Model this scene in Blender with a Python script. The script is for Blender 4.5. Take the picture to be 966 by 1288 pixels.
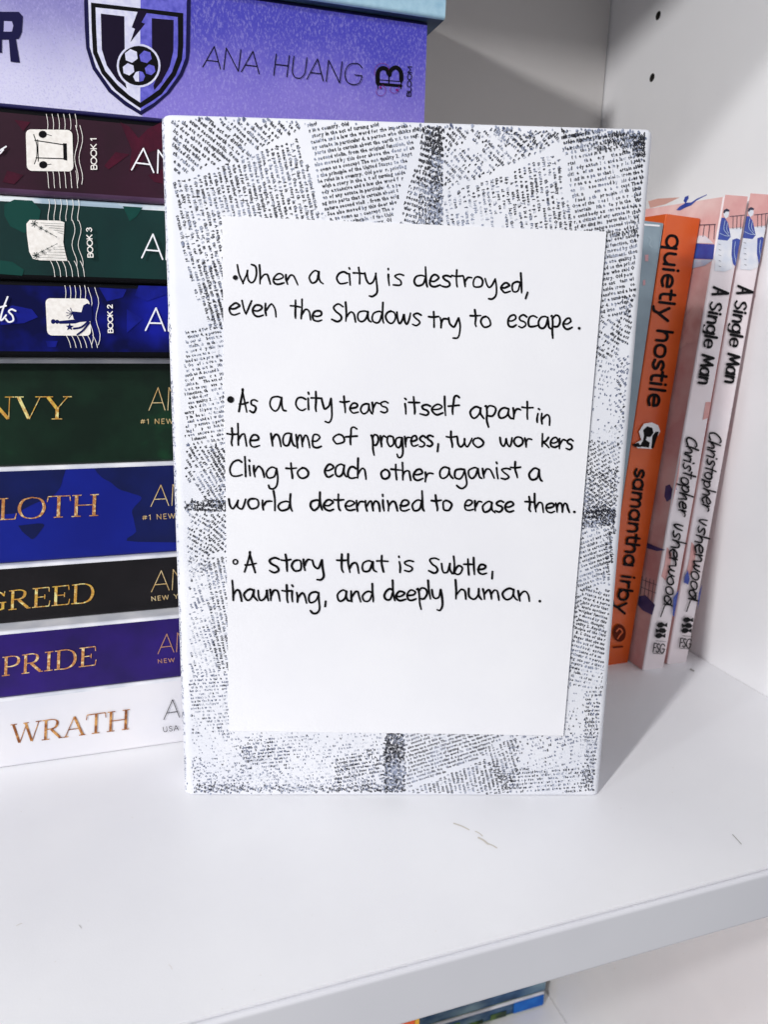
import bpy, bmesh, math, random
import numpy as np
from mathutils import Matrix, Vector
random.seed(4); np.random.seed(4)
for o in list(bpy.data.objects): bpy.data.objects.remove(o)
scn = bpy.context.scene
col = scn.collection
S = 0.1                       # measurements below are in decimetres, Blender units are metres

# ------------------------------------------------------------------ camera
YAW, PITCH, ROLL, F = 0.334, 0.251, 0.022, 958.0     # F in pixels of a 966 x 1288 frame
CAMP = np.array([-2.801, -1.603, 1.729])
def cam_axes():
    cy, sy = math.cos(YAW), math.sin(YAW); cp, sp = math.cos(PITCH), math.sin(PITCH)
    f = np.array([sy*cp, cy*cp, -sp]); r = np.array([cy, -sy, 0.]); u = np.cross(r, f)
    c, s = math.cos(ROLL), math.sin(ROLL)
    return c*r+s*u, -s*r+c*u, f
CR, CU, CF = cam_axes()
cd = bpy.data.cameras.new('camera'); cam = bpy.data.objects.new('camera', cd); col.objects.link(cam)
cd.sensor_fit = 'VERTICAL'; cd.sensor_height = 36.0; cd.lens = F/1288*36
cd.clip_start = 0.01; cd.clip_end = 50
cd.dof.use_dof = True; cd.dof.focus_distance = 0.262; cd.dof.aperture_fstop = 22
cam.matrix_world = Matrix(((CR[0], CU[0], -CF[0], CAMP[0]*S), (CR[1], CU[1], -CF[1], CAMP[1]*S),
                           (CR[2], CU[2], -CF[2], CAMP[2]*S), (0, 0, 0, 1)))
scn.camera = cam

# ------------------------------------------------------------------ world, lamps, exposure
w = bpy.data.worlds.new('World'); scn.world = w; w.use_nodes = True
w.node_tree.nodes['Background'].inputs[0].default_value = (0.93, 0.95, 1.0, 1)
w.node_tree.nodes['Background'].inputs[1].default_value = 0.25
scn.view_settings.view_transform = 'Standard'; scn.view_settings.look = 'None'
scn.view_settings.exposure = 0.0; scn.view_settings.gamma = 1.0
def lamp(name, pos, power, radius, colour=(1, 1, 1)):
    l = bpy.data.lights.new(name, 'POINT'); l.energy = power; l.shadow_soft_size = radius; l.color = colour
    o = bpy.data.objects.new(name, l); o.location = [c*S for c in pos]; col.objects.link(o)
def panel(name, pos, aim, size, power, colour=(1, 1, 1)):
    l = bpy.data.lights.new(name, 'AREA'); l.shape = 'RECTANGLE'; l.size, l.size_y = size; l.energy = power; l.color = colour
    o = bpy.data.objects.new(name, l); o.location = [c*S for c in pos]
    o.rotation_euler = (Vector(aim)-Vector(pos)).to_track_quat('-Z', 'Y').to_euler(); col.objects.link(o)
lamp('low_lamp', (-10.8, -5.8, 5.7), 35.5, 0.028, (1, .985, .97))
lamp('ceiling_lamp', (-11.9, -6.5, 8.9), 20.5, 0.03, (1, .99, .98))
lamp('side_lamp', (-12.2, -3.35, 6.5), 6.0, 0.03, (.96, .98, 1))
panel('front_fill_light', (-4, -16, 13), (-2, 0, 0), (1.2, 0.9), 5.0, (.95, .97, 1))  # added soft fill from the front, stands for no actual window

# ------------------------------------------------------------------ helpers
def lin(c):
    if isinstance(c, str): c = tuple(int(c[i:i+2], 16) for i in (0, 2, 4))
    return tuple(((v/255)/12.92 if v <= 10 else ((v/255+.055)/1.055)**2.4) for v in c)
MATS = {}
def mat(name, c, rough=.5, c2=None, scale=60, lo=.35, hi=.65, bump=0, bscale=400, metal=0, spec=.5, coat=0, detail=4, aniso=None, c3=None, coords='Object', stretch=None):
    if name in MATS: return MATS[name]
    m = bpy.data.materials.new(name); m.use_nodes = True; n = m.node_tree.nodes; l = m.node_tree.links
    b = n['Principled BSDF']; b.inputs['Roughness'].default_value = rough; b.inputs['Metallic'].default_value = metal
    b.inputs['Specular IOR Level'].default_value = .12 if ('print' in name or 'ink' in name) else spec; b.inputs['Coat Weight'].default_value = coat; b.inputs['Coat Roughness'].default_value = .15
    b.inputs['Base Color'].default_value = (*lin(c), 1)
    tc = n.new('ShaderNodeTexCoord'); src = tc.outputs[coords]
    if stretch:
        mp = n.new('ShaderNodeMapping'); mp.inputs['Scale'].default_value = stretch; l.new(src, mp.inputs[0]); src = mp.outputs[0]
    if c2 is not None:
        t = n.new('ShaderNodeTexNoise'); t.inputs['Scale'].default_value = scale; t.inputs['Detail'].default_value = detail; l.new(src, t.inputs['Vector'])
        r = n.new('ShaderNodeValToRGB'); r.color_ramp.elements[0].position = lo; r.color_ramp.elements[1].position = hi
        r.color_ramp.elements[0].color = (*lin(c), 1); r.color_ramp.elements[1].color = (*lin(c2), 1)
        if c3 is not None:
            e = r.color_ramp.elements.new((lo+hi)/2); e.color = (*lin(c3), 1)
        l.new(t.outputs['Fac'], r.inputs[0]); l.new(r.outputs[0], b.inputs['Base Color'])
    if bump:
        t = n.new('ShaderNodeTexNoise'); t.inputs['Scale'].default_value = bscale; t.inputs['Detail'].default_value = 3; l.new(src, t.inputs['Vector'])
        bp = n.new('ShaderNodeBump'); bp.inputs['Strength'].default_value = 1; bp.inputs['Distance'].default_value = bump
        l.new(t.outputs['Fac'], bp.inputs['Height']); l.new(bp.outputs[0], b.inputs['Normal'])
    MATS[name] = m; return m

def tag(o, label=None, cat=None, group=None, kind=None):
    if label: o['label'] = label
    if cat: o['category'] = cat
    if group: o['group'] = group
    if kind: o['kind'] = kind
    return o
def root(name, M, label, cat, group=None):
    """Empty at the base of a thing. M is in decimetres."""
    o = bpy.data.objects.new(name, None); col.objects.link(o); o.empty_display_size = .02
    M = M.copy(); M.translation = M.translation*S
    o.matrix_world = M; o['_inv'] = 0; del o['_inv']
    ROOTM[o.name] = M.inverted(); tag(o, label, cat, group); return o
ROOTM = {}
def inv_of(parent):
    p = parent
    while p.parent: p = p.parent
    return ROOTM[p.name]
def mesh(name, V, Fs, mats, parent, mi=None, smooth=False, kind=None, label=None):
    """V in world decimetres -> one mesh object, child of parent."""
    V = np.asarray(V, float)*S
    if parent is not None:
        A = np.array(inv_of(parent)); V = V @ A[:3, :3].T + A[:3, 3]
    me = bpy.data.meshes.new(name)
    me.from_pydata(V.tolist(), [], [tuple(int(i) for i in f) for f in Fs]); 
    if not isinstance(mats, (list, tuple)): mats = [mats]
    for m in mats: me.materials.append(m)
    if mi is not None: me.polygons.foreach_set('material_index', mi)
    if smooth: me.polygons.foreach_set('use_smooth', [True]*len(me.polygons))
    me.update()
    o = bpy.data.objects.new(name, me); col.objects.link(o)
    if parent is not None: o.parent = parent
    if kind: o['kind'] = kind
    if label: o['label'] = label
    return o
def fixn(o):
    bm = bmesh.new(); bm.from_mesh(o.data); bmesh.ops.recalc_face_normals(bm, faces=bm.faces); bm.to_mesh(o.data); bm.free(); return o
def bevel(o, r, seg=2, angle=40):
    bm = bmesh.new(); bm.from_mesh(o.data)
    es = [e for e in bm.edges if len(e.link_faces) == 2 and e.calc_face_angle() > math.radians(angle)]
    bmesh.ops.bevel(bm, geom=es, offset=r*S, segments=seg, profile=.5, affect='EDGES', clamp_overlap=True)
    bm.to_mesh(o.data); bm.free(); return o
BOXF = [(0, 3, 2, 1), (4, 5, 6, 7), (0, 1, 5, 4), (1, 2, 6, 5), (2, 3, 7, 6), (3, 0, 4, 7)]
def box(name, lo, hi, m, parent, bev=0, M=None, seg=2, mi=None):
    (a, b, c), (d, e, f) = lo, hi
    V = np.array([(a, b, c), (d, b, c), (d, e, c), (a, e, c), (a, b, f), (d, b, f), (d, e, f), (a, e, f)], float)
    if M is not None: A = np.array(M); V = V @ A[:3, :3].T + A[:3, 3]
    o = mesh(name, V, BOXF, m, parent, mi=mi)
    if bev: bevel(o, bev, seg)
    return o

# a printed plane: photo measurements of flat print carried onto the surface they are printed on
class Plane:
    def __init__(s, o, n): s.o = np.array(o, float); s.n = np.array(n, float)/np.linalg.norm(n)
    def __call__(s, pts, off=.002):
        pts = np.atleast_2d(np.asarray(pts, float))
        d = (pts[:, :1]-483)/F*CR - (pts[:, 1:2]-644)/F*CU + CF
        t = ((s.o-CAMP)@s.n)/(d@s.n)
        off = np.asarray(off, float).reshape(-1, 1)
        return CAMP + d*t[:, None] + s.n*off
EACH = {'cover_blue_art', 'blue_print', 'cover_rail_art', 'shield_field', 'petal_pattern', 'leaf_pattern', 'blue_pattern', 'pink_print', 'shield_bars', 'ball_patches', 'navy_cloud_print', 'pink_lettering'}
class Print:
    """collects flat shapes (photo pixels) to be printed on one plane; every layer sits a hair above the last"""
    def __init__(s, plane, base=.0015, step=.00012, clip=None):
        s.p = plane
        if clip is not None:
            o_, ax_, lo_, hi_ = clip
            def q(pts, off, o_=o_, ax_=ax_):
                W = plane(pts, off); c = (W-o_)@ax_; return W+(np.clip(c, lo_, hi_)-c)[:, None]*ax_
            s.p = q
        s.V = []; s.F = []; s.k = 0; s.base = base; s.step = step; s.nv = 0
    def poly(s, pts, lift=True):
        pts = np.asarray(pts, float); n = len(pts)
        if lift: s.k += 1
        s.V.append(s.p(pts, s.base+s.step*s.k)); s.F.append(tuple(range(s.nv, s.nv+n))); s.nv += n
    def ribbon(s, pts, wd, cap=True, lift=True):
        pts = np.asarray(pts, float)
        keep = [0]+[i for i in range(1, len(pts)) if np.hypot(*(pts[i]-pts[i-1])) > 1e-4]; pts = pts[keep]
        if len(pts) < 2: return
        wd = np.full(len(pts), wd, float) if np.isscalar(wd) else np.asarray(wd, float)[keep]
        t = np.gradient(pts, axis=0) if len(pts) > 2 else np.repeat(pts[1:]-pts[:1], 2, 0)
        t /= np.maximum(np.linalg.norm(t, axis=1), 1e-9)[:, None]; nn = np.stack([-t[:, 1], t[:, 0]], 1)
        L = pts+nn*wd[:, None]/2; R = pts-nn*wd[:, None]/2
        if lift: s.k += 1
        off = s.base+s.step*s.k; N = len(pts)
        s.V.append(s.p(np.concatenate([L, R]), off)); b = s.nv
        for i in range(N-1): s.F.append((b+i, b+i+1, b+N+i+1, b+N+i))
        s.nv += 2*N
        if cap:
            for c, ww, q, tt in ((pts[0], wd[0], nn[0], -t[0]), (pts[-1], wd[-1], nn[-1], t[-1])):
                arc = [c+ww/2*(q*math.cos(a)+tt*math.sin(a)) for a in np.linspace(0, math.pi, 7)]
                s.V.append(s.p(arc, off)); s.F.append(tuple(range(s.nv, s.nv+7))); s.nv += 7
    def disc(s, c, r, n=14, ry=None):
        ry = ry or r; s.poly([(c[0]+r*math.cos(a), c[1]+ry*math.sin(a)) for a in np.linspace(0, 2*math.pi, n, endpoint=False)])
    def build(s, name, m, parent, each=False, **k):
        if not s.V: return None
        if name in EACH: each = True
        if each:
            V = np.concatenate(s.V); fs = s.F; s.V = []; s.F = []; s.nv = 0; o = None
            for f in fs:
                q = mesh(name, V[list(f)], [tuple(range(len(f)))], m, parent, **k)
                bm = bmesh.new(); bm.from_mesh(q.data); bmesh.ops.triangulate(bm, faces=bm.faces[:]); bm.to_mesh(q.data); bm.free(); o = o or q
            return o
        k0 = s.k
        o = mesh(name, np.concatenate(s.V), s.F, m, parent, **k); s.V = []; s.F = []; s.nv = 0
        bm = bmesh.new(); bm.from_mesh(o.data); bmesh.ops.triangulate(bm, faces=[f for f in bm.faces if len(f.verts) > 4]); bm.to_mesh(o.data); bm.free()
        return o
def crop(x0, y0, sc, pts): return [(x0+x/sc, y0+y/sc) for x, y in pts]
def smooth(pts, n=6):
    P = [np.array(p, float) for p in pts]
    if len(P) < 3: return np.array(P)
    P = [2*P[0]-P[1]]+P+[2*P[-1]-P[-2]]; out = []
    for i in range(1, len(P)-2):
        a, b, c, d = P[i-1:i+3]
        for t in np.linspace(0, 1, n, endpoint=False):
            out.append(.5*((2*b)+(-a+c)*t+(2*a-5*b+4*c-d)*t*t+(-a+3*b-3*c+d)*t**3))
    out.append(P[-2]); return np.array(out)

def pp(s):
    out = []
    for st in s.split('|'):
        kind = 's'
        if st[0] in '-~Ttc': kind, st = st[0], st[1:]
        v = [float(x) for x in st.replace(',', ' ').split()]
        out.append((kind, [(v[i], v[i+1]) for i in range(0, len(v), 2)]))
    return out
BOWL = '.76 .93 .5 1.02 .2 .85 .06 .45 .16 .07 .4 0 .64 .28 .77 .9'
HAND = {
 'I': (.7, '.06 1.1 .1 .4 .26 .02 .46 .4 .52 1.1'),  # one pen stroke per |, x-height 1
 'a': (1.02, BOWL+'|.77 .95 .78 .45 .88 .12 1.02 -.02'),
 'b': (.88, '.06 1.85 .08 .9 .1 0|.1 .2 .32 .72 .56 .9 .74 .6 .62 .1 .3 -.04 .1 .12'),
 'c': (.82, '.76 .86 .5 1.03 .2 .85 .06 .42 .2 .05 .48 -.02 .78 .14'),
 'C': (1.0, '.86 1.45 .6 1.62 .25 1.35 .06 .7 .2 .1 .5 -.03 .92 .22'),
 'd': (.98, BOWL+'|.8 1.85 .8 1.0 .82 .3 .88 -.02'),
 'e': (.84, '.08 .5 .35 .48 .62 .62 .7 .82 .52 1.02 .25 .92 .07 .5 .16 .1 .42 -.02 .76 .14'),
 'f': (.74, '.74 1.72 .56 1.92 .38 1.75 .32 1.2 .32 .5 .32 -.02|0 .82 .72 .9'),
 'g': (.95, BOWL+'|.78 .95 .84 .1 .84 -.6 .62 -1.0 .35 -.98 .2 -.72'),
 'h': (.9, '.08 1.85 .1 .9 .14 0|.14 .42 .34 .86 .54 .95 .66 .7 .76 -.02'),
 'i': (.34, '.1 .98 .11 .5 .14 0|.1 1.5 .14 1.4'),
 'k': (.82, '.08 1.3 .1 .6 .12 0|.66 .98 .4 .62 .14 .46 .4 .3 .76 0'),
 'l': (.3, '.08 1.85 .12 1.0 .16 0'),
 'm': (1.26, '.06 1 .09 .5 .14 0|.13 .45 .32 .92 .46 .92 .54 .5 .58 .04|.57 .45 .78 .95 .94 .88 1.02 .5 1.1 -.02'),
 'n': (.92, '.06 1 .09 .5 .14 0|.13 .45 .36 .92 .56 .92 .68 .6 .78 -.03'),
 'o': (.86, '.42 1.0 .18 .88 .06 .5 .18 .08 .42 -.02 .66 .16 .74 .55 .62 .9 .38 1.0'),
 'p': (.88, '.02 .95 .1 1.0 .14 .4 .16 -.3 .2 -.9|.12 .7 .36 1.02 .66 .92 .74 .5 .5 .1 .2 .1'),
 'r': (.62, '.06 1 .09 .5 .12 0|.12 .45 .26 .82 .42 .95 .6 .9'),
 's': (.76, '.7 .92 .42 1.05 .16 .88 .24 .64 .52 .44 .6 .2 .38 -.02 .06 .06'),
 'S': (.98, '.84 1.32 .5 1.5 .16 1.25 .28 .88 .66 .58 .74 .22 .44 -.04 .06 .16'),
 't': (.72, '.34 1.62 .35 .9 .36 .3 .4 0|.0 1.08 .3 1.06 .72 1.08'),
 'u': (.92, '.06 1 .1 .35 .28 .02 .5 .15 .66 .6 .7 1|.7 1 .74 .4 .86 0'),
 'v': (.74, '.04 1 .2 .4 .32 .02 .32 .02 .5 .5 .68 1.02'),
 'w': (1.08, '.02 1 .1 .35 .26 .02 .44 .3 .52 .85 .54 .85 .56 .3 .72 .04 .9 .35 1.0 .98'),
 'y': (.88, '.04 1 .12 .4 .32 .12 .55 .35 .72 .98|.73 1 .78 .2 .76 -.6 .56 -1.0 .3 -.98'),
 'W': (1.35, '.0 1.75 .14 .9 .34 .02 .34 .02 .56 .7 .68 1.2 .68 1.2 .72 .4 .92 .0 1.12 .3 1.22 .95 1.14 1.6 .9 1.85'),
 'A': (.92, '.04 .02 .22 .9 .38 1.72 .38 1.72 .5 1.1 .72 -.02|.08 .62 .4 .66 .78 .8'),
}
CAPS = {  # thin geometric capitals, cap height 1
 'A': (.86, '-0 0 .4 1 .8 0|-.13 .33 .67 .33'), 'N': (.88, '-.08 0 .08 1 .74 0 .74 1'), 'H': (.86, '-.08 0 .08 1|-.72 0 .72 1|-.08 .52 .72 .52'),
 'U': (.84, '~.08 1 .08 .6 .1 .25 .24 .04 .4 0 .56 .04 .7 .25 .72 .6 .72 1'),
 'G': (1.02, '~.86 .82 .7 .97 .5 1 .2 .88 .06 .5 .2 .12 .5 0 .78 .08 .88 .3 .9 .46|-.9 .46 .55 .46'),
 'B': (.68, '-.08 0 .08 1|~.08 1 .4 1 .55 .9 .55 .65 .4 .54 .08 .54|~.08 .54 .45 .54 .6 .42 .6 .12 .45 0 .08 0'),
 'L': (.58, '-.08 1 .08 0 .52 0'), 'O': (.98, '~.48 1 .2 .88 .06 .5 .2 .12 .48 0 .76 .12 .9 .5 .76 .88 .48 1'),
 'M': (.98, '-.08 0 .08 1 .46 .3 .84 1 .84 0'), 'K': (.7, '-.08 0 .08 1|-.6 1 .1 .42|-.24 .54 .64 0'), 'E': (.62, '-.54 1 .08 1 .08 0 .54 0|-.08 .52 .48 .52'),
 'W': (1.2, '-0 1 .28 0 .56 1 .84 0 1.12 1'), 'Y': (.76, '-0 1 .36 .46 .72 1|-.36 .46 .36 0'), 'S': (.64, '~.52 .88 .3 1 .08 .84 .14 .6 .44 .42 .54 .2 .3 0 .04 .14'),
 'R': (.7, '-.08 0 .08 1|~.08 1 .42 1 .58 .88 .58 .6 .42 .48 .08 .48|-.34 .48 .62 0'), '#': (.9, '-.2 .1 .36 .9|-.5 .1 .66 .9|-.08 .35 .78 .35|-.12 .66 .82 .66'),
 '1': (.4, '-.04 .8 .24 1 .24 0'), '2': (.66, '~.06 .8 .22 .98 .42 .96 .52 .74 .4 .46 .06 .0|-.06 0 .56 0'), '3': (.66, '~.06 .86 .3 1 .5 .8 .42 .58 .22 .54 .46 .46 .54 .22 .3 0 .04 .14'),
 ' ': (.42, ''), 'F': (.6, '-.54 1 .08 1 .08 0|-.08 .52 .46 .52'),
}
SANS = {  # round lower case for the heavy sans titles
 'q': (.98, '~.72 .7 .55 .98 .3 1 .08 .75 .08 .25 .3 0 .55 .02 .72 .3|-.76 1 .76 -.62'), 'u': (.9, '~.1 1 .1 .35 .28 .02 .52 .04 .68 .3|-.72 1 .72 0'),
 'i': (.36, '-.12 1 .12 0|-.12 1.38 .12 1.42'), 'e': (.92, '-.1 .52 .74 .52|~.74 .52 .68 .85 .42 1 .16 .85 .08 .5 .18 .12 .45 0 .72 .14'),
 't': (.62, '~.24 1.4 .24 .4 .34 .04 .54 .02|-0 1 .52 1'), 'l': (.36, '-.12 1.45 .12 0'), 'y': (.84, '-.04 1 .4 .05|~.76 1 .4 .05 .26 -.42 .04 -.55'),
 'h': (.88, '-.1 1.45 .1 0|~.1 .55 .28 .95 .52 .98 .66 .7 .68 0'), 'o': (.94, '~.42 1 .16 .88 .06 .5 .16 .12 .42 0 .68 .12 .78 .5 .68 .88 .42 1'),
 's': (.74, '~.6 .86 .36 1 .12 .84 .16 .6 .5 .42 .58 .2 .34 0 .06 .12'), 'a': (.94, '~.7 .7 .55 .98 .3 1 .08 .75 .08 .25 .3 0 .55 .02 .7 .3|-.74 1 .74 0'),
 'm': (1.3, '-.1 1 .1 0|~.1 .55 .26 .95 .46 .96 .58 .7 .6 0|~.6 .55 .76 .95 .96 .96 1.08 .7 1.1 0'), 'n': (.88, '-.1 1 .1 0|~.1 .55 .28 .95 .52 .98 .66 .7 .68 0'),
 'r': (.6, '-.1 1 .1 0|~.1 .5 .24 .9 .5 .96'), 'b': (.96, '-.1 1.45 .1 0|~.12 .7 .3 .98 .55 1 .76 .75 .76 .25 .55 0 .3 .02 .12 .3'), ' ': (.5, ''),
 'g': (.92, '~.7 .7 .52 .98 .28 1 .08 .75 .08 .3 .28 .08 .52 .1 .7 .35|~.74 1 .74 -.1 .6 -.45 .3 -.5 .1 -.35'),
 'A': (.95, '-.02 0 .42 1.4 .84 0|-.16 .45 .7 .45'), 'S': (.88, '~.7 1.2 .42 1.42 .12 1.2 .2 .86 .6 .58 .7 .26 .38 -.02 .06 .16'), 'M': (1.3, '-.06 0 .2 1.4|-.2 1.4 .56 .3|-.56 .3 .92 1.4|-.92 1.4 1.14 0'),
}
SERIF = {  # capitals with thick (T) and thin (t) strokes, c = contrast by direction
 'N': (1.02, 't.16 0 .16 1|T.14 1 .82 .02|t.84 0 .84 1|t0 0 .32 0|t0 1 .22 1|t.68 1 1 1'), 'V': (.98, 'T.12 1 .5 .02|t.52 0 .86 1|t0 1 .3 1|t.7 1 1 1'),
 'Y': (.94, 'T.14 1 .47 .46|t.82 1 .48 .46|T.48 .5 .48 0|t.3 0 .66 0|t0 1 .32 1|t.66 1 .96 1'), 'L': (.74, 'T.2 0 .2 1|t.04 1 .38 1|t.04 0 .66 0|t.66 0 .7 .28|t.64 0 .69 .2'),
 'O': (1.06, 'c.52 1 .2 .88 .06 .5 .2 .12 .52 0 .84 .12 .98 .5 .84 .88 .52 1'), 'T': (.9, 'T.45 0 .45 1|t.05 1 .85 1|t.28 0 .62 0|t.05 1 .02 .74|t.85 1 .88 .74'),
 'H': (1.08, 'T.2 0 .2 1|T.86 0 .86 1|t.2 .52 .86 .52|t.04 0 .38 0|t.04 1 .38 1|t.7 0 1.02 0|t.7 1 1.02 1'),
 'G': (1.06, 'c.9 .78 .76 .94 .54 1 .2 .86 .06 .5 .2 .12 .54 0 .8 .06 .9 .14|T.86 0.06 .86 .42|t.68 .42 1.0 .42|t.9 .74 .92 1'),
 'R': (.98, 'T.2 0 .2 1|c.2 1 .5 1 .68 .9 .7 .74 .62 .58 .46 .52 .2 .52|T.44 .5 .84 .02|t.04 0 .38 0|t.04 1 .2 1|t.8 0 .96 0'),
 'E': (.82, 'T.2 0 .2 1|t.04 1 .72 1|t.04 0 .74 0|t.2 .52 .56 .52|t.72 1 .74 .76|t.74 0 .78 .28|t.56 .4 .56 .64'),
 'D': (1.04, 'T.2 0 .2 1|c.2 1 .56 1 .82 .84 .92 .5 .82 .16 .56 0 .2 0|t.04 0 .2 0|t.04 1 .2 1'), 'P': (.84, 'T.2 0 .2 1|c.2 1 .5 1 .7 .9 .74 .72 .66 .54 .46 .46 .2 .46|t.04 0 .38 0|t.04 1 .2 1'),
 'I': (.44, 'T.22 0 .22 1|t.04 0 .4 0|t.04 1 .4 1'), 'W': (1.36, 'T.12 1 .42 .02|t.44 0 .7 .95|T.66 1 .96 .02|t.98 0 1.24 1|t0 1 .28 1|t1.1 1 1.36 1|t.56 1 .8 1'),
 'A': (.98, 't.1 0 .46 1|T.46 1 .86 0|t.22 .36 .7 .36|t0 0 .24 0|t.7 0 .98 0'), 'S': (.74, 'c.62 .8 .5 .96 .3 1 .12 .8 .2 .6 .5 .42 .6 .2 .4 0 .16 .06 .08 .2'), ' ': (.5, ''),
}
for D in (HAND, CAPS, SANS, SERIF):
    for k in list(D): D[k] = (D[k][0], pp(D[k][1]) if D[k][1] else [])

def write(pr, txt, font, p0, p1, h, wd, slant=0, spacing=0, up=None, jitter=0, thick=None, cap=True, h1=None, contrast=0):
    """set txt on the baseline p0-p1 (photo px); h = unit height in px; the widths are fitted to the baseline length"""
    p0 = np.array(p0, float); p1 = np.array(p1, float); d = p1-p0; L = np.hypot(*d); ex = d/L
    ey = np.array([ex[1], -ex[0]]) if up is None else np.array(up, float)/np.hypot(*up)
    tot = sum(font[c][0]+spacing for c in txt)-spacing-.05; sx = L/tot; x = 0; h1 = h1 or h
    for c in txt:
        adv, strokes = font[c]; hh = h+(h1-h)*(x/tot)
        jx = random.uniform(-jitter, jitter)*.45*hh; jy = random.uniform(-jitter, jitter)*hh; js = 1+random.uniform(-jitter, jitter); jr = random.uniform(-jitter, jitter)*.5
        for kind, pts in strokes:
            P = np.array(pts, float)
            if jitter: P = P+np.random.uniform(-.045, .045, P.shape)*(np.arange(len(P))[:, None] > 0)
            curved = kind in 's~c' and len(P) > 2
            if curved: P = smooth(P, 5)
            Q = p0 + ex*((P[:, :1]*1.0+x)*sx+jx) + ex*(P[:, 1:]*(slant+jr)*hh*.5) + ey*(P[:, 1:]*hh*js+jy)
            if kind == 'T': ww = (thick or wd*3)
            elif kind == 't': ww = wd
            elif kind == 'c' or contrast:
                t = np.gradient(Q, axis=0); t /= np.maximum(np.linalg.norm(t, axis=1), 1e-9)[:, None]
                vert = np.abs(t@ey); mx = thick or wd*3
                ww = wd+(mx-wd)*vert**1.6
            else: ww = wd
            if jitter and len(Q) > 2:
                m_ = len(Q); ww = wd*(1+.13*np.sin(np.linspace(0, random.uniform(2, 5), m_)+random.uniform(0, 6))); ww[-2:] *= .86
            if kind == '-' and len(Q) > 2:
                for a_, b_ in zip(range(len(Q)-1), range(1, len(Q))):
                    w2 = ww
                    if contrast:
                        d_ = (Q[b_]-Q[a_])/np.linalg.norm(Q[b_]-Q[a_]); w2 = wd+((thick or wd*3)-wd)*abs(d_@ey)**1.6
                    pr.ribbon(Q[[a_, b_]], w2, cap=True)
                continue
            pr.ribbon(Q, ww, cap=cap and kind not in 'Ttc')
        x += adv+spacing

# ------------------------------------------------------------------ bookcase
M_lam = mat('white_melamine', 'eeeef1', .42, 'e8e8ec', scale=14, detail=8, bump=.00003, bscale=1300, spec=.4)
M_back = mat('back_hardboard', 'd3d0cf', .55, 'cdcac9', scale=12, bump=.00003, bscale=900, spec=.3)
M_edge = mat('edge_banding', 'e0e0e6', .35, 'd9d9e0', scale=14, spec=.45)
M_dark = mat('hole_inside', '2c2925', .8)
case = root('bookcase', Matrix.Translation((-3.8, 0, -3.5)), 'white melamine bookcase with bare side panel and back, holding every book in the picture', 'bookcase')
D = 2.751; XL = -7.6; TH = .185; UP = 4.0; LOW = -3.32
sp = box('side_panel', (.05, -.02, -3.9), (.18, D+.05, 6.0), [M_lam, M_dark], case, bev=.01)
holes = [(y, 3.024-.3*k) for y in (2.303, .42) for k in range(-6, 10) if k != 1]
bmc = bmesh.new()
for y, z in holes:
    r = bmesh.ops.create_cone(bmc, cap_ends=True, segments=20, radius1=.0215*S, radius2=.0215*S, depth=.2*S,
        matrix=Matrix.Translation((.05*S, y*S, z*S)) @ Matrix.Rotation(math.pi/2, 4, 'Y'))
mec = bpy.data.meshes.new('cutter'); bmc.to_mesh(mec); bmc.free(); mec.materials.append(M_lam); mec.materials.append(M_dark)
mec.polygons.foreach_set('material_index', [1]*len(mec.polygons))
mec.transform(ROOTM[case.name])
cut = bpy.data.objects.new('cutter', mec); col.objects.link(cut); cut.parent = case
bo = sp.modifiers.new('b', 'BOOLEAN'); bo.object = cut; bo.operation = 'DIFFERENCE'; bo.solver = 'EXACT'
bpy.context.view_layer.update()
me2 = bpy.data.meshes.new_from_object(sp.evaluated_get(bpy.context.evaluated_depsgraph_get()))
sp.modifiers.clear(); sp.data = me2; bpy.data.objects.remove(cut)
box('side_panel', (XL-.18, -.02, -3.9), (XL, D+.05, 6.0), M_lam, case, bev=.01)
box('back_panel', (XL+.002, D, -3.9), (.041, D+.03, 6.0), M_back, case)
def board(z, name='shelf_board'):
    b = box(name, (XL+.004, .002, z-TH), (.046, D-.004, z), M_lam, case)
    e = box('edge_strip', (XL+.004, -.022, z-TH), (.046, .0005, z-.0005), M_edge, b, bev=.014, seg=4)
    return b
main = board(0.0); tag(main, 'middle shelf board that carries the books, its front edge in view'); board(UP+TH); board(LOW)
fl = Plane((0, 0, 0), (0, 0, 1))
M_scuff = mat('scuff_tan', 'cdc7bf', .6); M_scuff2 = mat('scuff_grey', 'a3a19e', .6)
pr = Print(fl, .0012)
for a, b, wd in (((571, 1036), (590, 1044), 1.6), ((598, 1046), (607, 1052), 1.2), ((602, 1054), (614, 1062), 2.2), ((612, 1061), (625, 1067), 1.5), ((20, 1165), (27, 1162), .6), ((212, 1214), (216, 1220), .5)):
    pr.ribbon(smooth([a, ((a[0]+b[0])/2+.6, (a[1]+b[1])/2-.5), b]), wd)
pr.build('scuff_marks', M_scuff, main, kind='stuff')
pr = Print(fl, .0012)
for a, b, wd in (((922, 1050), (933, 1062), .9), ((869, 842), (873, 844), 2.0), ((99, 1164), (102, 1168), .7)): pr.ribbon([a, b], wd)
pr.build('scratches', M_scuff2, main, kind='stuff')

pr = Print(fl, .0012, 0)
for k in range(70):
    c_ = (random.uniform(0, 966), random.uniform(960, 1280)); r__ = random.uniform(.25, .7); a_ = random.uniform(0, 3)
    pr.poly([(c_[0]+r__*math.cos(a_+q*1.26)*random.uniform(.6, 1.3), c_[1]+.6*r__*math.sin(a_+q*1.26)) for q in range(5)])
pr.build('dust_specks', M_scuff, main, kind='stuff')

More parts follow.
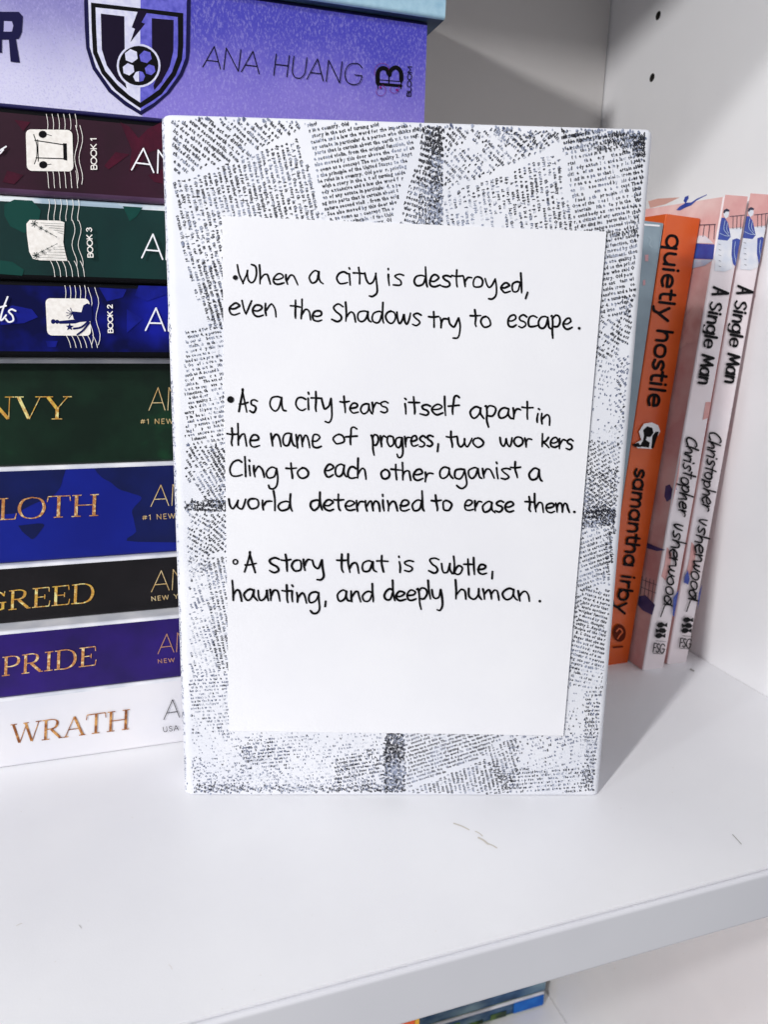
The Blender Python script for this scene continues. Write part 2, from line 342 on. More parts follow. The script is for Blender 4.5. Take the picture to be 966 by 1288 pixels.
# ------------------------------------------------------------------ a paperback / hardback in its own frame
# X along the spine, Y from the spine into the pages, Z through the thickness
M_page = mat('page_edges', 'e8e2d6', .8, 'cfc8ba', scale=30, lo=.3, hi=.7, stretch=(1, 1, 90), detail=2)
def shell(name, L, W, T, mats, M, parent, r=.02, t=.006, bands=(0, 0), gap=0):
    """wrap-round cover: spine (mats[0]), covers (mats[1]), spine bands bottom/top (mats[2], mats[3])"""
    path = [(W, 0, 1)]                                   # y, z, material of the segment that starts here
    arc = lambda cy, cz, a0, a1: [(cy+r*math.cos(a), cz+r*math.sin(a)) for a in np.linspace(a0, a1, 5)]
    pts = [(W, 0)]+[(W*.5, 0)]+arc(r, r, -math.pi/2, -math.pi)
    ms = [1, 1]+[2]*4
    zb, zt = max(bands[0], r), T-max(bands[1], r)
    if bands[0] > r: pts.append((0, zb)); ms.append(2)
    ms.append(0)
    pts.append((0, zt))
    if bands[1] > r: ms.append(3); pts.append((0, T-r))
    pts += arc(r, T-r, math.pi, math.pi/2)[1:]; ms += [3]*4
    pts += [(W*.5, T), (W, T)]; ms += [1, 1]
    P = np.array(pts); n = len(P)
    tg = np.gradient(P, axis=0); tg /= np.linalg.norm(tg, axis=1)[:, None]
    nin = np.stack([tg[:, 1], -tg[:, 0]], 1)             # points into the book
    Q = P+nin*t
    V = []; 
    for x in (0, L):
        V += [(x, a, b) for a, b in P]+[(x, a, b) for a, b in Q]
    Fc = []; mi = []
    m = 2*n
    for i in range(n-1):
        Fc.append((i, i+1, m+i+1, m+i)); mi.append(ms[i])
        Fc.append((n+i, m+n+i, m+n+i+1, n+i+1)); mi.append(1)
        Fc.append((i, n+i, n+i+1, i+1)); mi.append(ms[i] if ms[i] != 0 else 0)
        Fc.append((m+i, m+i+1, m+n+i+1, m+n+i)); mi.append(ms[i])
    Fc.append((0, m, m+n, n)); mi.append(1); Fc.append((n-1, 2*n-1, m+2*n-1, m+n-1)); mi.append(1)
    A = np.array(M); V = np.array(V) @ A[:3, :3].T + A[:3, 3]
    o = mesh(name, V, Fc, mats, parent, mi=mi); fixn(o)
    return o
def pages(L, W, T, M, parent, t=.006, over=0.0, roundz=True):
    return box('page_block', (over, t+.012, t+.001), (L-over, W-over, T-t-.001), M_page, parent, M=M)

# ------------------------------------------------------------------ the flat stack on the left
SY0, SROT = 1.285, -.016
ref = lambda x: SY0+math.tan(SROT)*x
XR = -1.667
def zmeas(z, dy):                                     # height measured on the reference plane -> height on a spine dy further back
    d = SY0+.03-CAMP[1]; return CAMP[2]-(CAMP[2]-z)*(d+dy)/d
M_pale = mat('pale_cover_edge', 'e9e9ee', .3, 'c9ccd6', scale=80)  # pale covers and worn edges, with their gloss highlights painted in
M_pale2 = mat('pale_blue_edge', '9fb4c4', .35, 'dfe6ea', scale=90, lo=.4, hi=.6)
M_blackgap = mat('black_cover_gap_shade', '040408', .6, spec=.1)  # black covers, and bands that paint in the shade between books
M_plum = mat('plum_cover', '3d2440', .3, '5a3d5c', scale=40)
M_gold = mat('gold_foil', 'd9a66a', .4, 'f4d9a0', scale=520, lo=.35, hi=.62, metal=.35, c3='b9713a', detail=3)
M_goldy = mat('yellow_gold_foil', 'e6c258', .4, 'f6eba0', scale=480, lo=.35, hi=.62, metal=.35, c3='c98a38', detail=3)
M_bronze = mat('bronze_foil', '7a431c', .4, 'd09a58', scale=480, lo=.35, hi=.62, metal=.15, c3='a0602a', detail=3)
M_palegold = mat('pale_gold_print', 'e3cfa2', .4, 'c9a56a', scale=300)
M_cream = mat('cream_print', 'f3efea', .5, 'e3ddd6', scale=600, lo=.4, hi=.75)
M_white = mat('white_print', 'eeeef2', .45)
M_black = mat('black_print', '06050a', .5)
M_navy = mat('navy_print', '15123f', .4)

LB = 0.0288
def velvet():
    m = bpy.data.materials.new('lilac_brushed_print'); m.use_nodes = True; n = m.node_tree.nodes; l = m.node_tree.links; b = n['Principled BSDF']
    b.inputs['Roughness'].default_value = .5
    tc = n.new('ShaderNodeTexCoord'); sep = n.new('ShaderNodeSeparateXYZ'); l.new(tc.outputs['Object'], sep.inputs[0])
    def noise(sc, det, st=None):
        t = n.new('ShaderNodeTexNoise'); t.inputs['Scale'].default_value = sc; t.inputs['Detail'].default_value = det; t.inputs['Roughness'].default_value = .7
        if st:
            mp = n.new('ShaderNodeMapping'); mp.inputs['Rotation'].default_value = (0, st[3], 0); mp.inputs['Scale'].default_value = st[:3]; l.new(tc.outputs['Object'], mp.inputs[0]); l.new(mp.outputs[0], t.inputs['Vector'])
        else: l.new(tc.outputs['Object'], t.inputs['Vector'])
        return t.outputs['Fac']
    def mth(op, a, b_):
        q = n.new('ShaderNodeMath'); q.operation = op
        for i, v in enumerate((a, b_)):
            if isinstance(v, (int, float)): q.inputs[i].default_value = v
            else: l.new(v, q.inputs[i])
        return q.outputs[0]
    def rng(v, a, b_):
        q = n.new('ShaderNodeMapRange'); q.interpolation_type = 'SMOOTHSTEP'; q.inputs[1].default_value = a; q.inputs[2].default_value = b_; l.new(v, q.inputs[0]); return q.outputs[0]
    def mix(f, a, b_):
        q = n.new('ShaderNodeMix'); q.data_type = 'RGBA'
        for i, v in ((0, f), (6, a), (7, b_)):
            if isinstance(v, str): q.inputs[i].default_value = (*lin(v), 1)
            elif isinstance(v, float): q.inputs[i].default_value = v
            else: l.new(v, q.inputs[i])
        return q.outputs[2]
    big = noise(18, 3); weave = noise(1500, 2, (1, 1, .55, .8)); fine = noise(1600, 3)
    left = mix(rng(mth('ADD', mth('MULTIPLY', big, .02), mth('MULTIPLY', sep.outputs[2], -1.)), -.026, .004), '7f79b8', 'cfcde8')
    right = mix(rng(mth('SUBTRACT', mth('MULTIPLY', big, .04), sep.outputs[2]), -.012, .016), '3f3bb0', '8072cc')
    c = mix(rng(sep.outputs[0], -.0205+LB, -.0195+LB), left, right)
    c = mix(mth('MULTIPLY', rng(weave, .45, .75), .36), c, 'b5aee4')
    c = mix(mth('MULTIPLY', rng(fine, .5, .8), .4), c, '4d46a8')
    l.new(c, b.inputs['Base Color'])
    return m
M_lilac = velvet()
M = {
 'wrath': mat('white_gloss_cover', 'e7e5e9', .25, 'dcdce4', scale=25, coat=.4),
 'pride': mat('deep_purple_cover', '1c0a50', .38, '280f6c', scale=50, spec=.3),
 'greed': mat('black_matt_cover', '0e0c10', .4, '161317', scale=50, spec=.3),
 'sloth': mat('royal_blue_cover', '0a1878', .38, '0c1e88', scale=30, spec=.3),
 'envy': mat('dark_green_cover', '0a1d14', .4, '15492a', scale=60, lo=.4, hi=.85, spec=.25, c3='0f281b'),
 'blue': mat('ink_blue_cover', '080c3c', .4, '141c90', scale=45, lo=.45, hi=.72, spec=.25),
 'green': mat('bottle_green_cover', '0a2828', .4, '0c3330', scale=35, spec=.25),
 'maroon': mat('maroon_cover', '28101e', .4, '341226', scale=35, spec=.25),
 'lilac': M_lilac,
 'sky': mat('pale_blue_cloth_cover', 'a9cbdc', .6, '8fb6cc', scale=300, lo=.3, hi=.75, bump=.00004, bscale=1500),
}
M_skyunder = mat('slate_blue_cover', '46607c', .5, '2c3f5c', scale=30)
M_lilac_cov = mat('indigo_cover', '23205a', .4)
# name, measured bottom/top heights on the reference plane, spine, covers, bottom band, top band, band heights, label
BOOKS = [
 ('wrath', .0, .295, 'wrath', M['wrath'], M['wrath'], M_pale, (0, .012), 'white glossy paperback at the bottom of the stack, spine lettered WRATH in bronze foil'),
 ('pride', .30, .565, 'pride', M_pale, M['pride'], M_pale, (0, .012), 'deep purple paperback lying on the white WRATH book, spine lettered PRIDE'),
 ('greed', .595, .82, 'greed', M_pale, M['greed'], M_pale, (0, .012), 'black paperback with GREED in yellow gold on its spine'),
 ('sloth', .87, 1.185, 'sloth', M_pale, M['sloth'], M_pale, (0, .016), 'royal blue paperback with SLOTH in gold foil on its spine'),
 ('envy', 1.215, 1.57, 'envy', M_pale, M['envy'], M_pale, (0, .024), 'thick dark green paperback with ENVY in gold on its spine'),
 ('blue', 1.60, 1.82, 'blue', M_blackgap, M_blackgap, M_blackgap, (.022, .014), 'dark blue paperback marked BOOK 2 with a crowned statue stamp on its spine'),
 ('green', 1.845, 2.09, 'green', M_pale2, M_blackgap, M_pale2, (.02, .02), 'bottle green paperback marked BOOK 3 with a palm tree stamp on its spine'),
 ('maroon', 2.115, 2.352, 'maroon', M_plum, M_plum, M_blackgap, (.018, .014), 'maroon paperback marked BOOK 1 with a cream stamp, under the lilac book'),
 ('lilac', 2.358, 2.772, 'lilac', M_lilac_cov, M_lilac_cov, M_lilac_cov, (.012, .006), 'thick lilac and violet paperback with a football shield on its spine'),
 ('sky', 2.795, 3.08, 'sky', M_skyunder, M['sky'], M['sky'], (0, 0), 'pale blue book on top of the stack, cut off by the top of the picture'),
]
def spine_matrix(x0, y, z): return Matrix.Translation((x0, y, z)) @ Matrix.Rotation(SROT, 4, 'Z')
z0 = 0; SP = {}; R_ = {}; SZ = {}
BL = 2.15
for name, zb, zt, mk, cov, bb, tb, bands, label in BOOKS:
    dy = 0.0
    if name in ('greed', 'sloth', 'envy'): dy = min(max((zb-z0)*(SY0-CAMP[1])/(CAMP[2]-zb), 0), .10)
    if name == 'sky': dy = -.05
    if name == 'lilac': dy = -.008
    if name == 'maroon': dy = -.012
    prev = z0
    top = zmeas(zt, dy) if name not in ('sky',) else 3.08
    xr = XR+{'sky': .052, 'lilac': 0, 'maroon': -.03, 'green': -.045, 'blue': -.02, 'envy': .01, 'sloth': .0, 'greed': .02, 'pride': .015, 'wrath': .03}[name]
    L = BL+{'lilac': .05, 'sky': .08}.get(name, 0)
    x0 = xr-L; y = ref(xr)+dy+L*math.sin(-SROT)
    T = top-z0-.001
    Mx = spine_matrix(x0, y, z0+.0005)
    r_ = root('book', Matrix.Translation((x0+L/2, y+.6, z0)), label, 'book', 'books stacked flat on the left of the shelf')
    W = 1.30
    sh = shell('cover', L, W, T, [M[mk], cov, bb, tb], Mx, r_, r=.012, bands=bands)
    pages(L, W, T, Mx, r_)
    SP[name] = Plane((xr, ref(xr)+dy, 0), (math.sin(SROT)*1.0, -math.cos(SROT), 0)); R_[name] = r_
    SZ[name] = (z0, top); z0 = top
# one more book above the frame closes the stack
x0 = XR-.02-BL; r_ = root('book', Matrix.Translation((x0+BL/2, 1.9, z0)), 'topmost book of the stack, lying above the pale blue one', 'book', 'books stacked flat on the left of the shelf')
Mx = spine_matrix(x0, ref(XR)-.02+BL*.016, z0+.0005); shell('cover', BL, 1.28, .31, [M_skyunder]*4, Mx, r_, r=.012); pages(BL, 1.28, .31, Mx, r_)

def lines(pr, segs, wd, sm=True):
    for s in segs: pr.ribbon(smooth(s) if sm and len(s) > 2 else s, wd)

# --- lilac spine: R, shield, author, publisher mark
P = SP['lilac']; c1 = lambda pts: crop(0, 0, 3.45, pts); root_ = R_['lilac']
pr = Print(P)
pr.poly(c1([(5, 52), (80, 52), (97, 72), (93, 140), (80, 168), (55, 172), (5, 172)])); 
pr.poly(c1([(36, 165), (66, 165), (84, 272), (66, 271), (44, 268)])); pr.poly(c1([(-60, 50), (6, 51), (6, 230), (-20, 228), (-60, 225)]))
[pr.build('title_lettering', M_navy, root_, each=True)]
pr.poly(c1([(16, 92), (50, 94), (56, 112), (50, 138), (14, 138)])); pr.build('title_counter', mat('lilac_flat', 'a5a1cf', .6), root_)
halfL = lambda: mat('shield_white', 'dcdcee', .5, 'c6c6e4', scale=500); MW = halfL(); MP = mat('shield_blue', '4a48b4', .5, '6a66d0', scale=500)
sh_ = Print(P)
sh_.poly(c1([(362, -30), (366, 120), (372, 210), (400, 300), (470, 400), (540, 458), (610, 500), (670, 462), (735, 405), (790, 330), (815, 270), (822, 225), (826, -30)])); shield = sh_.build('shield_emblem', M_navy, root_)
lp = [(380, -30), (388, 205), (415, 292), (482, 388), (545, 440), (608, 482)]; rp = [(608, 482), (668, 446), (720, 402), (778, 320), (804, 250), (810, -30)]
for nm, pts, mm in (('shield_field', lp+[(608, -30)], MW), ('shield_field', rp+[(608, -30)], MP)):
    sh_.poly(c1(pts)); sh_.build(nm, mm, shield)
sh_.poly(c1([(393, 12), (396, 130), (402, 230), (440, 320), (500, 392), (555, 435), (607, 470), (660, 438), (700, 410), (760, 330), (788, 262), (794, 200), (794, 58)])); sh_.build('shield_frame', M_black, shield)
sh_.poly(c1([(413, 33), (416, 130), (421, 225), (456, 310), (512, 373), (560, 415), (607, 446), (607, 54)])); sh_.build('shield_field', MW, shield)
sh_.poly(c1([(607, 446), (655, 414), (690, 388), (744, 315), (768, 245), (771, 190), (770, 75), (607, 54)])); sh_.build('shield_field', MP, shield)
sh_.poly(c1([(436, 60), (538, 72), (540, 250), (530, 300), (548, 385), (505, 347), (462, 285), (440, 215)]))
sh_.poly(c1([(657, 80), (752, 88), (751, 220), (735, 290), (700, 355), (668, 392), (664, 372), (692, 300), (680, 250), (658, 230)])); sh_.poly(c1([(598, 46), (640, 48), (612, 98), (628, 104), (564, 184), (584, 126), (570, 120)]))
sh_.build('shield_bars', mat('dark_plum_print', '150a25', .45), shield)
sh_.disc(c1([(600, 286)])[0], 95/3.45, 28); sh_.build('ball_ring', MW, shield)
sh_.disc(c1([(600, 286)])[0], 86/3.45, 28); sh_.build('football', M_black, shield)
def hexa(c, r, a0, ys=1): return c1([(c[0]+r*math.cos(a0+k*math.pi/3), c[1]+r*ys*math.sin(a0+k*math.pi/3)) for k in range(6)])
for c, r in (((568, 244), 30), ((556, 302), 27)): sh_.poly(hexa(c, r, .4))
sh_.poly(c1([(602, 310), (602, 356), (586, 354), (576, 334), (588, 314)])); sh_.build('ball_patches', MW, shield)
for c, r in (((630, 248), 28), ((650, 304), 24)): sh_.poly(hexa(c, r, .3))
sh_.poly(c1([(604, 310), (604, 356), (620, 352), (628, 332), (618, 314)])); sh_.build('ball_patches', MP, shield)
c5 = lambda pts: crop(230, 0, 2.611, pts)
pr = Print(P); write(pr, 'ANA', CAPS, *c5([(64, 220), (250, 243)]), 71/2.611, 1.15); pr.build('author_lettering', M_black, root_); write(pr, 'HUANG', CAPS, *c5([(292, 247), (588, 282)]), 70/2.611, 1.15)
pr.build('author_lettering', M_black, root_)
pr = Print(P)
# ornate B lying on its side
for seg in ([(640, 292), (640, 240), (655, 224), (672, 232), (676, 258)], [(676, 258), (682, 232), (700, 222), (716, 240), (716, 292)]): pr.ribbon(smooth(c5(seg)), [1.2]*2+[5.2]*(len(smooth(c5(seg)))-5)+[1.2]*3)
pr.ribbon(c5([(640, 276), (716, 282)]), 3.6); pr.ribbon(c5([(640, 262), (716, 268)]), .9); pr.ribbon(c5([(676, 240), (676, 280)]), 1.4)
write(pr, 'BLOOM', CAPS, *c5([(748, 318), (751, 218)]), 13/2.611, 1.0, up=(-1, 0)); b_ = pr.build('publisher_mark', M_black, root_)
for ctr, r0, a0, a1 in (((660, 232), 34, 2.6, 6.2), ((646, 300), 22, -1.2, 4.0), ((690, 292), 20, -.4, 3.8)):
    pr.ribbon(c5([(ctr[0]+r0*(1-.12*k/3)*math.cos(a0+(a1-a0)*k/14), ctr[1]+r0*(1-.12*k/3)*math.sin(a0+(a1-a0)*k/14)) for k in range(15)]), .55)
for c in ((648, 288), (702, 296)): pr.disc(c5([c])[0], 1.6)
pr.build('scrollwork', mat('magenta_print', '7a1f70', .5), b_)

# --- stamp spines
def waves(pr, xs, y0, y1, amp, ph, cr, wd=.75, drift=0):
    for i, x in enumerate(xs):
        pts = [(x+drift*(y-y0)/(y1-y0)+amp*math.sin((y-ph)/27.), y) for y in np.linspace(y0, y1, 12)]
        pr.ribbon(cr(pts), wd)
def rrect(x0, y0, x1, y1, r, sk=0, sk2=0):
    out = []
    for cx, cy, a in ((x0+r, y0+r, math.pi), (x1-r, y0+r, 1.5*math.pi), (x1-r, y1-r, 0), (x0+r, y1-r, .5*math.pi)):
        for k in range(5):
            b = a+k*math.pi/8; x = cx+r*math.cos(b); y = cy+r*math.sin(b); out.append((x+(y-y0)*sk, y+(x-x0)*sk2))
    return out
root_ = R_['maroon']; P = SP['maroon']; pr = Print(P)
M_rose = mat('dark_rose_print', '4a1328', .5, '3a1224', scale=200)
for pts in ([(450, 720), (500, 660), (560, 670), (520, 700), (470, 735)], [(520, 530), (560, 550), (600, 600), (640, 560), (700, 530), (715, 640), (650, 660), (600, 720), (560, 745), (570, 650)], [(640, 760), (715, 730), (715, 800), (670, 790)], [(60, 520), (130, 530), (100, 570)], [(30, 740), (100, 760), (60, 800), (10, 790)]): pr.poly(c1(pts))
pr.build('petal_pattern', M_rose, root_)
waves(pr, [200+k*25 for k in range(6)], 496, 562, 6, 500, c1); waves(pr, [196+k*25 for k in range(6)], 742, 816, 6, 700, c1, drift=20); waves(pr, [330, 349], 545, 800, 8, 560, c1)
pr.build('postmark_waves', M_cream, root_); pr.poly(c1(rrect(110, 562, 312, 742, 22, .03, .015))); st = pr.build('stamp', M_cream, root_)
lines(pr, [c1(s) for s in ([(145, 585), (158, 630), (158, 680), (148, 712)], [(162, 608), (165, 700)])], 1.2); lines(pr, [c1(s) for s in ([(150, 610), (280, 630)], [(155, 686), (282, 690)])], 1.3, False); pr.poly(c1([(272, 622), (288, 624), (290, 698), (274, 694)]))
pr.disc(c1([(184, 584)])[0], 5.2, 12, 4.6); pr.disc(c1([(186, 716)])[0], 5.2, 12, 4.6); lines(pr, [c1([(196, 582), (222, 590)]), c1([(200, 716), (220, 713)])], .7, False); pr.build('stamp_drawing', M_black, st)
write(pr, 'BOOK 1', CAPS, *c1([(418, 738), (416, 600)]), 24/3.45, 1.35, up=(-1, 0)); pr.build('volume_lettering', M_cream, root_)
write(pr, 'ANA HUANG', CAPS, *c1([(570, 738), (1455, 845)]), 98/3.45, 1.9, slant=0, up=(.03, -1)); lines(pr, [c1([(-40, 690), (0, 655), (26, 638)]), c1([(0, 668), (14, 652)])], 2.0); pr.build('author_lettering', M_white, root_)

c2 = lambda pts: crop(0, 230, 4.025, pts)
root_ = R_['green']; P = SP['green']; pr = Print(P)
for pts in ([(20, 110), (70, 85), (160, 90), (205, 140), (190, 220), (120, 255), (50, 220), (20, 165)], [(620, 118), (720, 125), (690, 170), (655, 195)], [(-20, 390), (60, 400), (120, 440), (110, 470), (-20, 460)]): pr.poly(c2(pts))
pr.build('leaf_pattern', mat('green_leaf_print', '12413b', .5), root_)
waves(pr, [238+k*30 for k in range(6)], 84, 192, 8, 60, c2, drift=12); waves(pr, [250+k*30 for k in range(6)], 396, 475, 7, 380, c2, drift=28); waves(pr, [365, 396], 190, 420, 10, 190, c2, drift=14); pr.build('postmark_waves', M_cream, root_)
pr.poly(c2([(148, 188), (300, 192), (324, 200), (322, 250), (318, 300), (328, 350), (340, 396), (200, 392), (165, 385), (146, 350), (134, 260), (132, 208)])); st = pr.build('stamp', M_cream, root_)
for (x, y, r) in ((172, 208, 17), (205, 230, 11), (232, 245, 8), (255, 258, 6), (180, 368, 17), (214, 350, 11), (240, 335, 8), (262, 322, 6), (285, 275, 4), (288, 310, 4)):
    for k in range(7): a = k*.9+.3; pr.ribbon(c2([(x, y), (x+r*.6*math.cos(a), y+r*.6*math.sin(a)), (x+r*math.cos(a+.3), y+r*math.sin(a+.3))]), r*.05)
lines(pr, [c2(s) for s in ([(160, 205), (285, 275)], [(165, 372), (288, 310)])], .5, False)
for k in range(5): pr.ribbon(c2([(205+k*22, 205+k*12), (321, 210+k*13)]), .4); pr.ribbon(c2([(200+k*24, 378-k*13), (332, 384-k*15)]), .4)
pr.build('stamp_drawing', mat('deep_green_print', '0b2422', .5), st)
write(pr, 'BOOK 3', CAPS, *c2([(470, 380), (462, 228)]), 26/4.025, 1.35, up=(-1, 0)); pr.build('volume_lettering', M_cream, root_)
write(pr, 'ANA HUANG', CAPS, *c2([(716, 380), (1688, 455)]), 122/4.025, 1.9, up=(.03, -1)); pr.build('author_lettering', M_white, root_)

root_ = R_['blue']; P = SP['blue']; pr = Print(P)
for pts in ([(0, 650), (60, 620), (160, 640), (190, 680), (120, 710), (0, 720)], [(500, 530), (640, 540), (620, 580), (540, 600)], [(230, 800), (290, 800), (280, 832), (240, 832)], [(700, 520), (858, 524), (856, 560), (740, 600), (680, 570)], [(640, 640), (720, 690), (640, 760)]): pr.poly(c2(pts))
pr.build('blue_pattern', mat('bright_blue_print', '141c84', .45, '0f166a', scale=200), root_)
waves(pr, [322+k*25 for k in range(5)], 520, 586, 6, 500, c2, drift=8); waves(pr, [330+k*27 for k in range(6)], 770, 834, 6, 760, c2, drift=24); waves(pr, [452, 486], 530, 820, 9, 560, c2, drift=12); pr.build('postmark_waves', M_cream, root_)
pr.poly(c2(rrect(228, 584, 450, 772, 24, .05, .01))); st = pr.build('stamp', M_cream, root_)
pr.poly(c2([(360, 650), (410, 655), (420, 620), (440, 610), (462, 620), (466, 700), (400, 705), (372, 690)])); pr.poly(c2([(290, 700), (370, 692), (420, 700), (380, 712), (300, 714)])); pr.disc(c2([(268, 702)])[0], 3); pr.disc(c2([(288, 703)])[0], 2.6)
for k in range(5): a = 2.2+k*.55; pr.ribbon(c2([(365, 662), (365+32*math.cos(a), 662+30*math.sin(a))]), .8)
pr.poly(c2([(350, 708), (356, 722), (372, 724), (360, 732), (364, 746), (350, 738), (338, 746), (342, 732), (332, 724), (346, 722)]))
for s in ([(372, 738), (410, 730), (445, 702)], [(390, 768), (420, 745), (450, 708)]): pr.ribbon(smooth(c2(s)), 2.4)
pr.build('stamp_drawing', mat('ink_blue_print', '0c1350', .5), st)
write(pr, 'BOOK 2', CAPS, *c2([(570, 760), (566, 616)]), 24/4.025, 1.35, up=(-1, 0)); pr.build('volume_lettering', M_cream, root_)
write(pr, 'ANA HUANG', CAPS, *c2([(735, 746), (1651, 770)]), 113/4.025, 1.9, up=(.03, -1)); pr.build('author_lettering', M_white, root_)
lines(pr, [c2(s) for s in ([(38, 578), (14, 640), (2, 690), (12, 692), (30, 670)], [(-10, 632), (30, 622)], [(78, 648), (58, 640), (44, 652), (62, 672), (66, 696), (44, 704), (28, 688)])], 2.2); pr.build('title_lettering', M_white, root_)

# --- foil titled spines
c3 = lambda pts: crop(0, 430, 4.025, pts); c4 = lambda pts: crop(0, 660, 3.22, pts)
def foil(book, txt, p0, p1, h, m, ap0, ap1, ah, am, sub, sp0, sp1, shh, thick=4.1):
    root_ = R_[book]; pr = Print(SP[book])
    write(pr, txt, SERIF, p0, p1, h, 1.15, thick=thick, cap=False, up=(.04, -1)); pr.build('title_lettering', m, root_)
    write(pr, 'ANA HUANG', CAPS, ap0, ap1, ah, .95, up=(.05, -1)); pr.build('author_lettering', am, root_)
    write(pr, sub, CAPS, sp0, sp1, shh, .75, spacing=.25); pr.build('small_lettering', am, root_)
foil('envy', 'ENVY', *c3([(-205, 392), (347, 389)]), 112/4.025, M_goldy, *c3([(752, 346), (1509, 334)]), 114/4.025, M_palegold, '#1 NEW', *c3([(708, 414), (874, 412)]), 24/4.025)
foil('sloth', 'SLOTH', *c3([(-118, 905), (496, 877)]), 106/4.025, M_gold, *c3([(762, 832), (1603, 790)]), 106/4.025, M_palegold, '#1 NEW', *c3([(718, 900), (885, 890)]), 24/4.025)
foil('greed', 'GREED', *c4([(-75, 354), (380, 310)]), 76/3.22, M_goldy, *c4([(612, 270), (1276, 205)]), 82/3.22, M_palegold, 'NEW YORK', *c4([(612, 306), (790, 287)]), 17/3.22, thick=3.6)
foil('pride', 'PRIDE', *c4([(2, 612), (386, 566)]), 75/3.22, M_gold, *c4([(638, 521), (1236, 455)]), 77/3.22, mat('copper_print', 'b98a6a', .4), 'NEW', *c4([(638, 558), (706, 551)]), 15/3.22, thick=3.6)
foil('wrath', 'WRATH', *c4([(38, 888), (522, 824)]), 78/3.22, M_bronze, *c4([(662, 787), (1251, 700)]), 76/3.22, mat('dark_grey_print', '26242a', .5), 'USA', *c4([(660, 836), (722, 828)]), 20/3.22, thick=3.3)
# darker clouds printed on the royal blue spine
pr = Print(SP['sloth'], .0008, clip=(np.array([0, 0, 0.]), np.array([0, 0, 1.]), SZ['sloth'][0]+.013, SZ['sloth'][1]-.017)); c3_ = c3; c3 = lambda p_: smooth(c3_(p_), 4)
pr.poly(c3([(-220, 640), (310, 622), (330, 640), (316, 690), (300, 740), (250, 790), (180, 815), (110, 850), (60, 870), (-220, 880)])); pr.poly(c3([(90, 930), (215, 920), (200, 960), (165, 998), (140, 985), (110, 960)]))
pr.poly(c3([(475, 620), (1500, 570), (1500, 960), (697, 1012), (688, 960), (676, 900), (668, 850), (715, 790), (660, 765), (600, 745), (560, 712), (520, 690), (488, 660)])); pr.build('navy_cloud_print', mat('navy_cloud', '07103c', .38, '0a1756', scale=40, spec=.3), R_['sloth']); c3 = c3_

# ------------------------------------------------------------------ standing books on the right
LEAN = .045
def stand_matrix(x, y, tilt, lean):
    """X -> up, Y -> back, Z -> world +x (thickness), then tilt forward and lean right"""
    B = Matrix(((0, 0, 1, 0), (0, 1, 0, 0), (1, 0, 0, 0), (0, 0, 0, 1)))
    return Matrix.Translation((x, y, .002)) @ Matrix.Rotation(lean, 4, 'Y') @ Matrix.Rotation(tilt, 4, 'X') @ B
def front_plane(Mx):
    A = np.array(Mx); return Plane(A[:3, 3], -A[:3, 1])
def side_plane(Mx, z=0):
    A = np.array(Mx); return Plane(A[:3, 3]+A[:3, 2]*z, -A[:3, 2])
M_pink = mat('pink_art_cover', 'd79f9e', .36, 'ebc9c6', scale=42, lo=.38, hi=.62, detail=6, spec=.4)
M_sp = mat('pale_pink_spine', 'f1e9ed', .38, 'ecdfe2', scale=30, spec=.4)
M_orange = mat('orange_cover', 'cf5218', .35, 'd85c1c', scale=40, coat=.2)
M_grey = mat('slate_grey_cover', '93a5b0', .5, '8495a1', scale=60)
M_artblue = mat('art_blue', '2c3f98', .45, '3a52a8', scale=200)
M_artsky = mat('art_pale_blue', '9fb6d6', .5, 'c7d3e6', scale=150)
M_artwhite = mat('art_white', 'e9e9ee', .5, 'd7dce8', scale=200)
M_artdark = mat('art_dark', '1d2140', .5)
M_artpink = mat('art_pink', 'd99f9d', .5, 'e0aeaa', scale=150)
def at(px, py, plane): return plane([(px, py)], 0)[0]
def zyx(p): return p

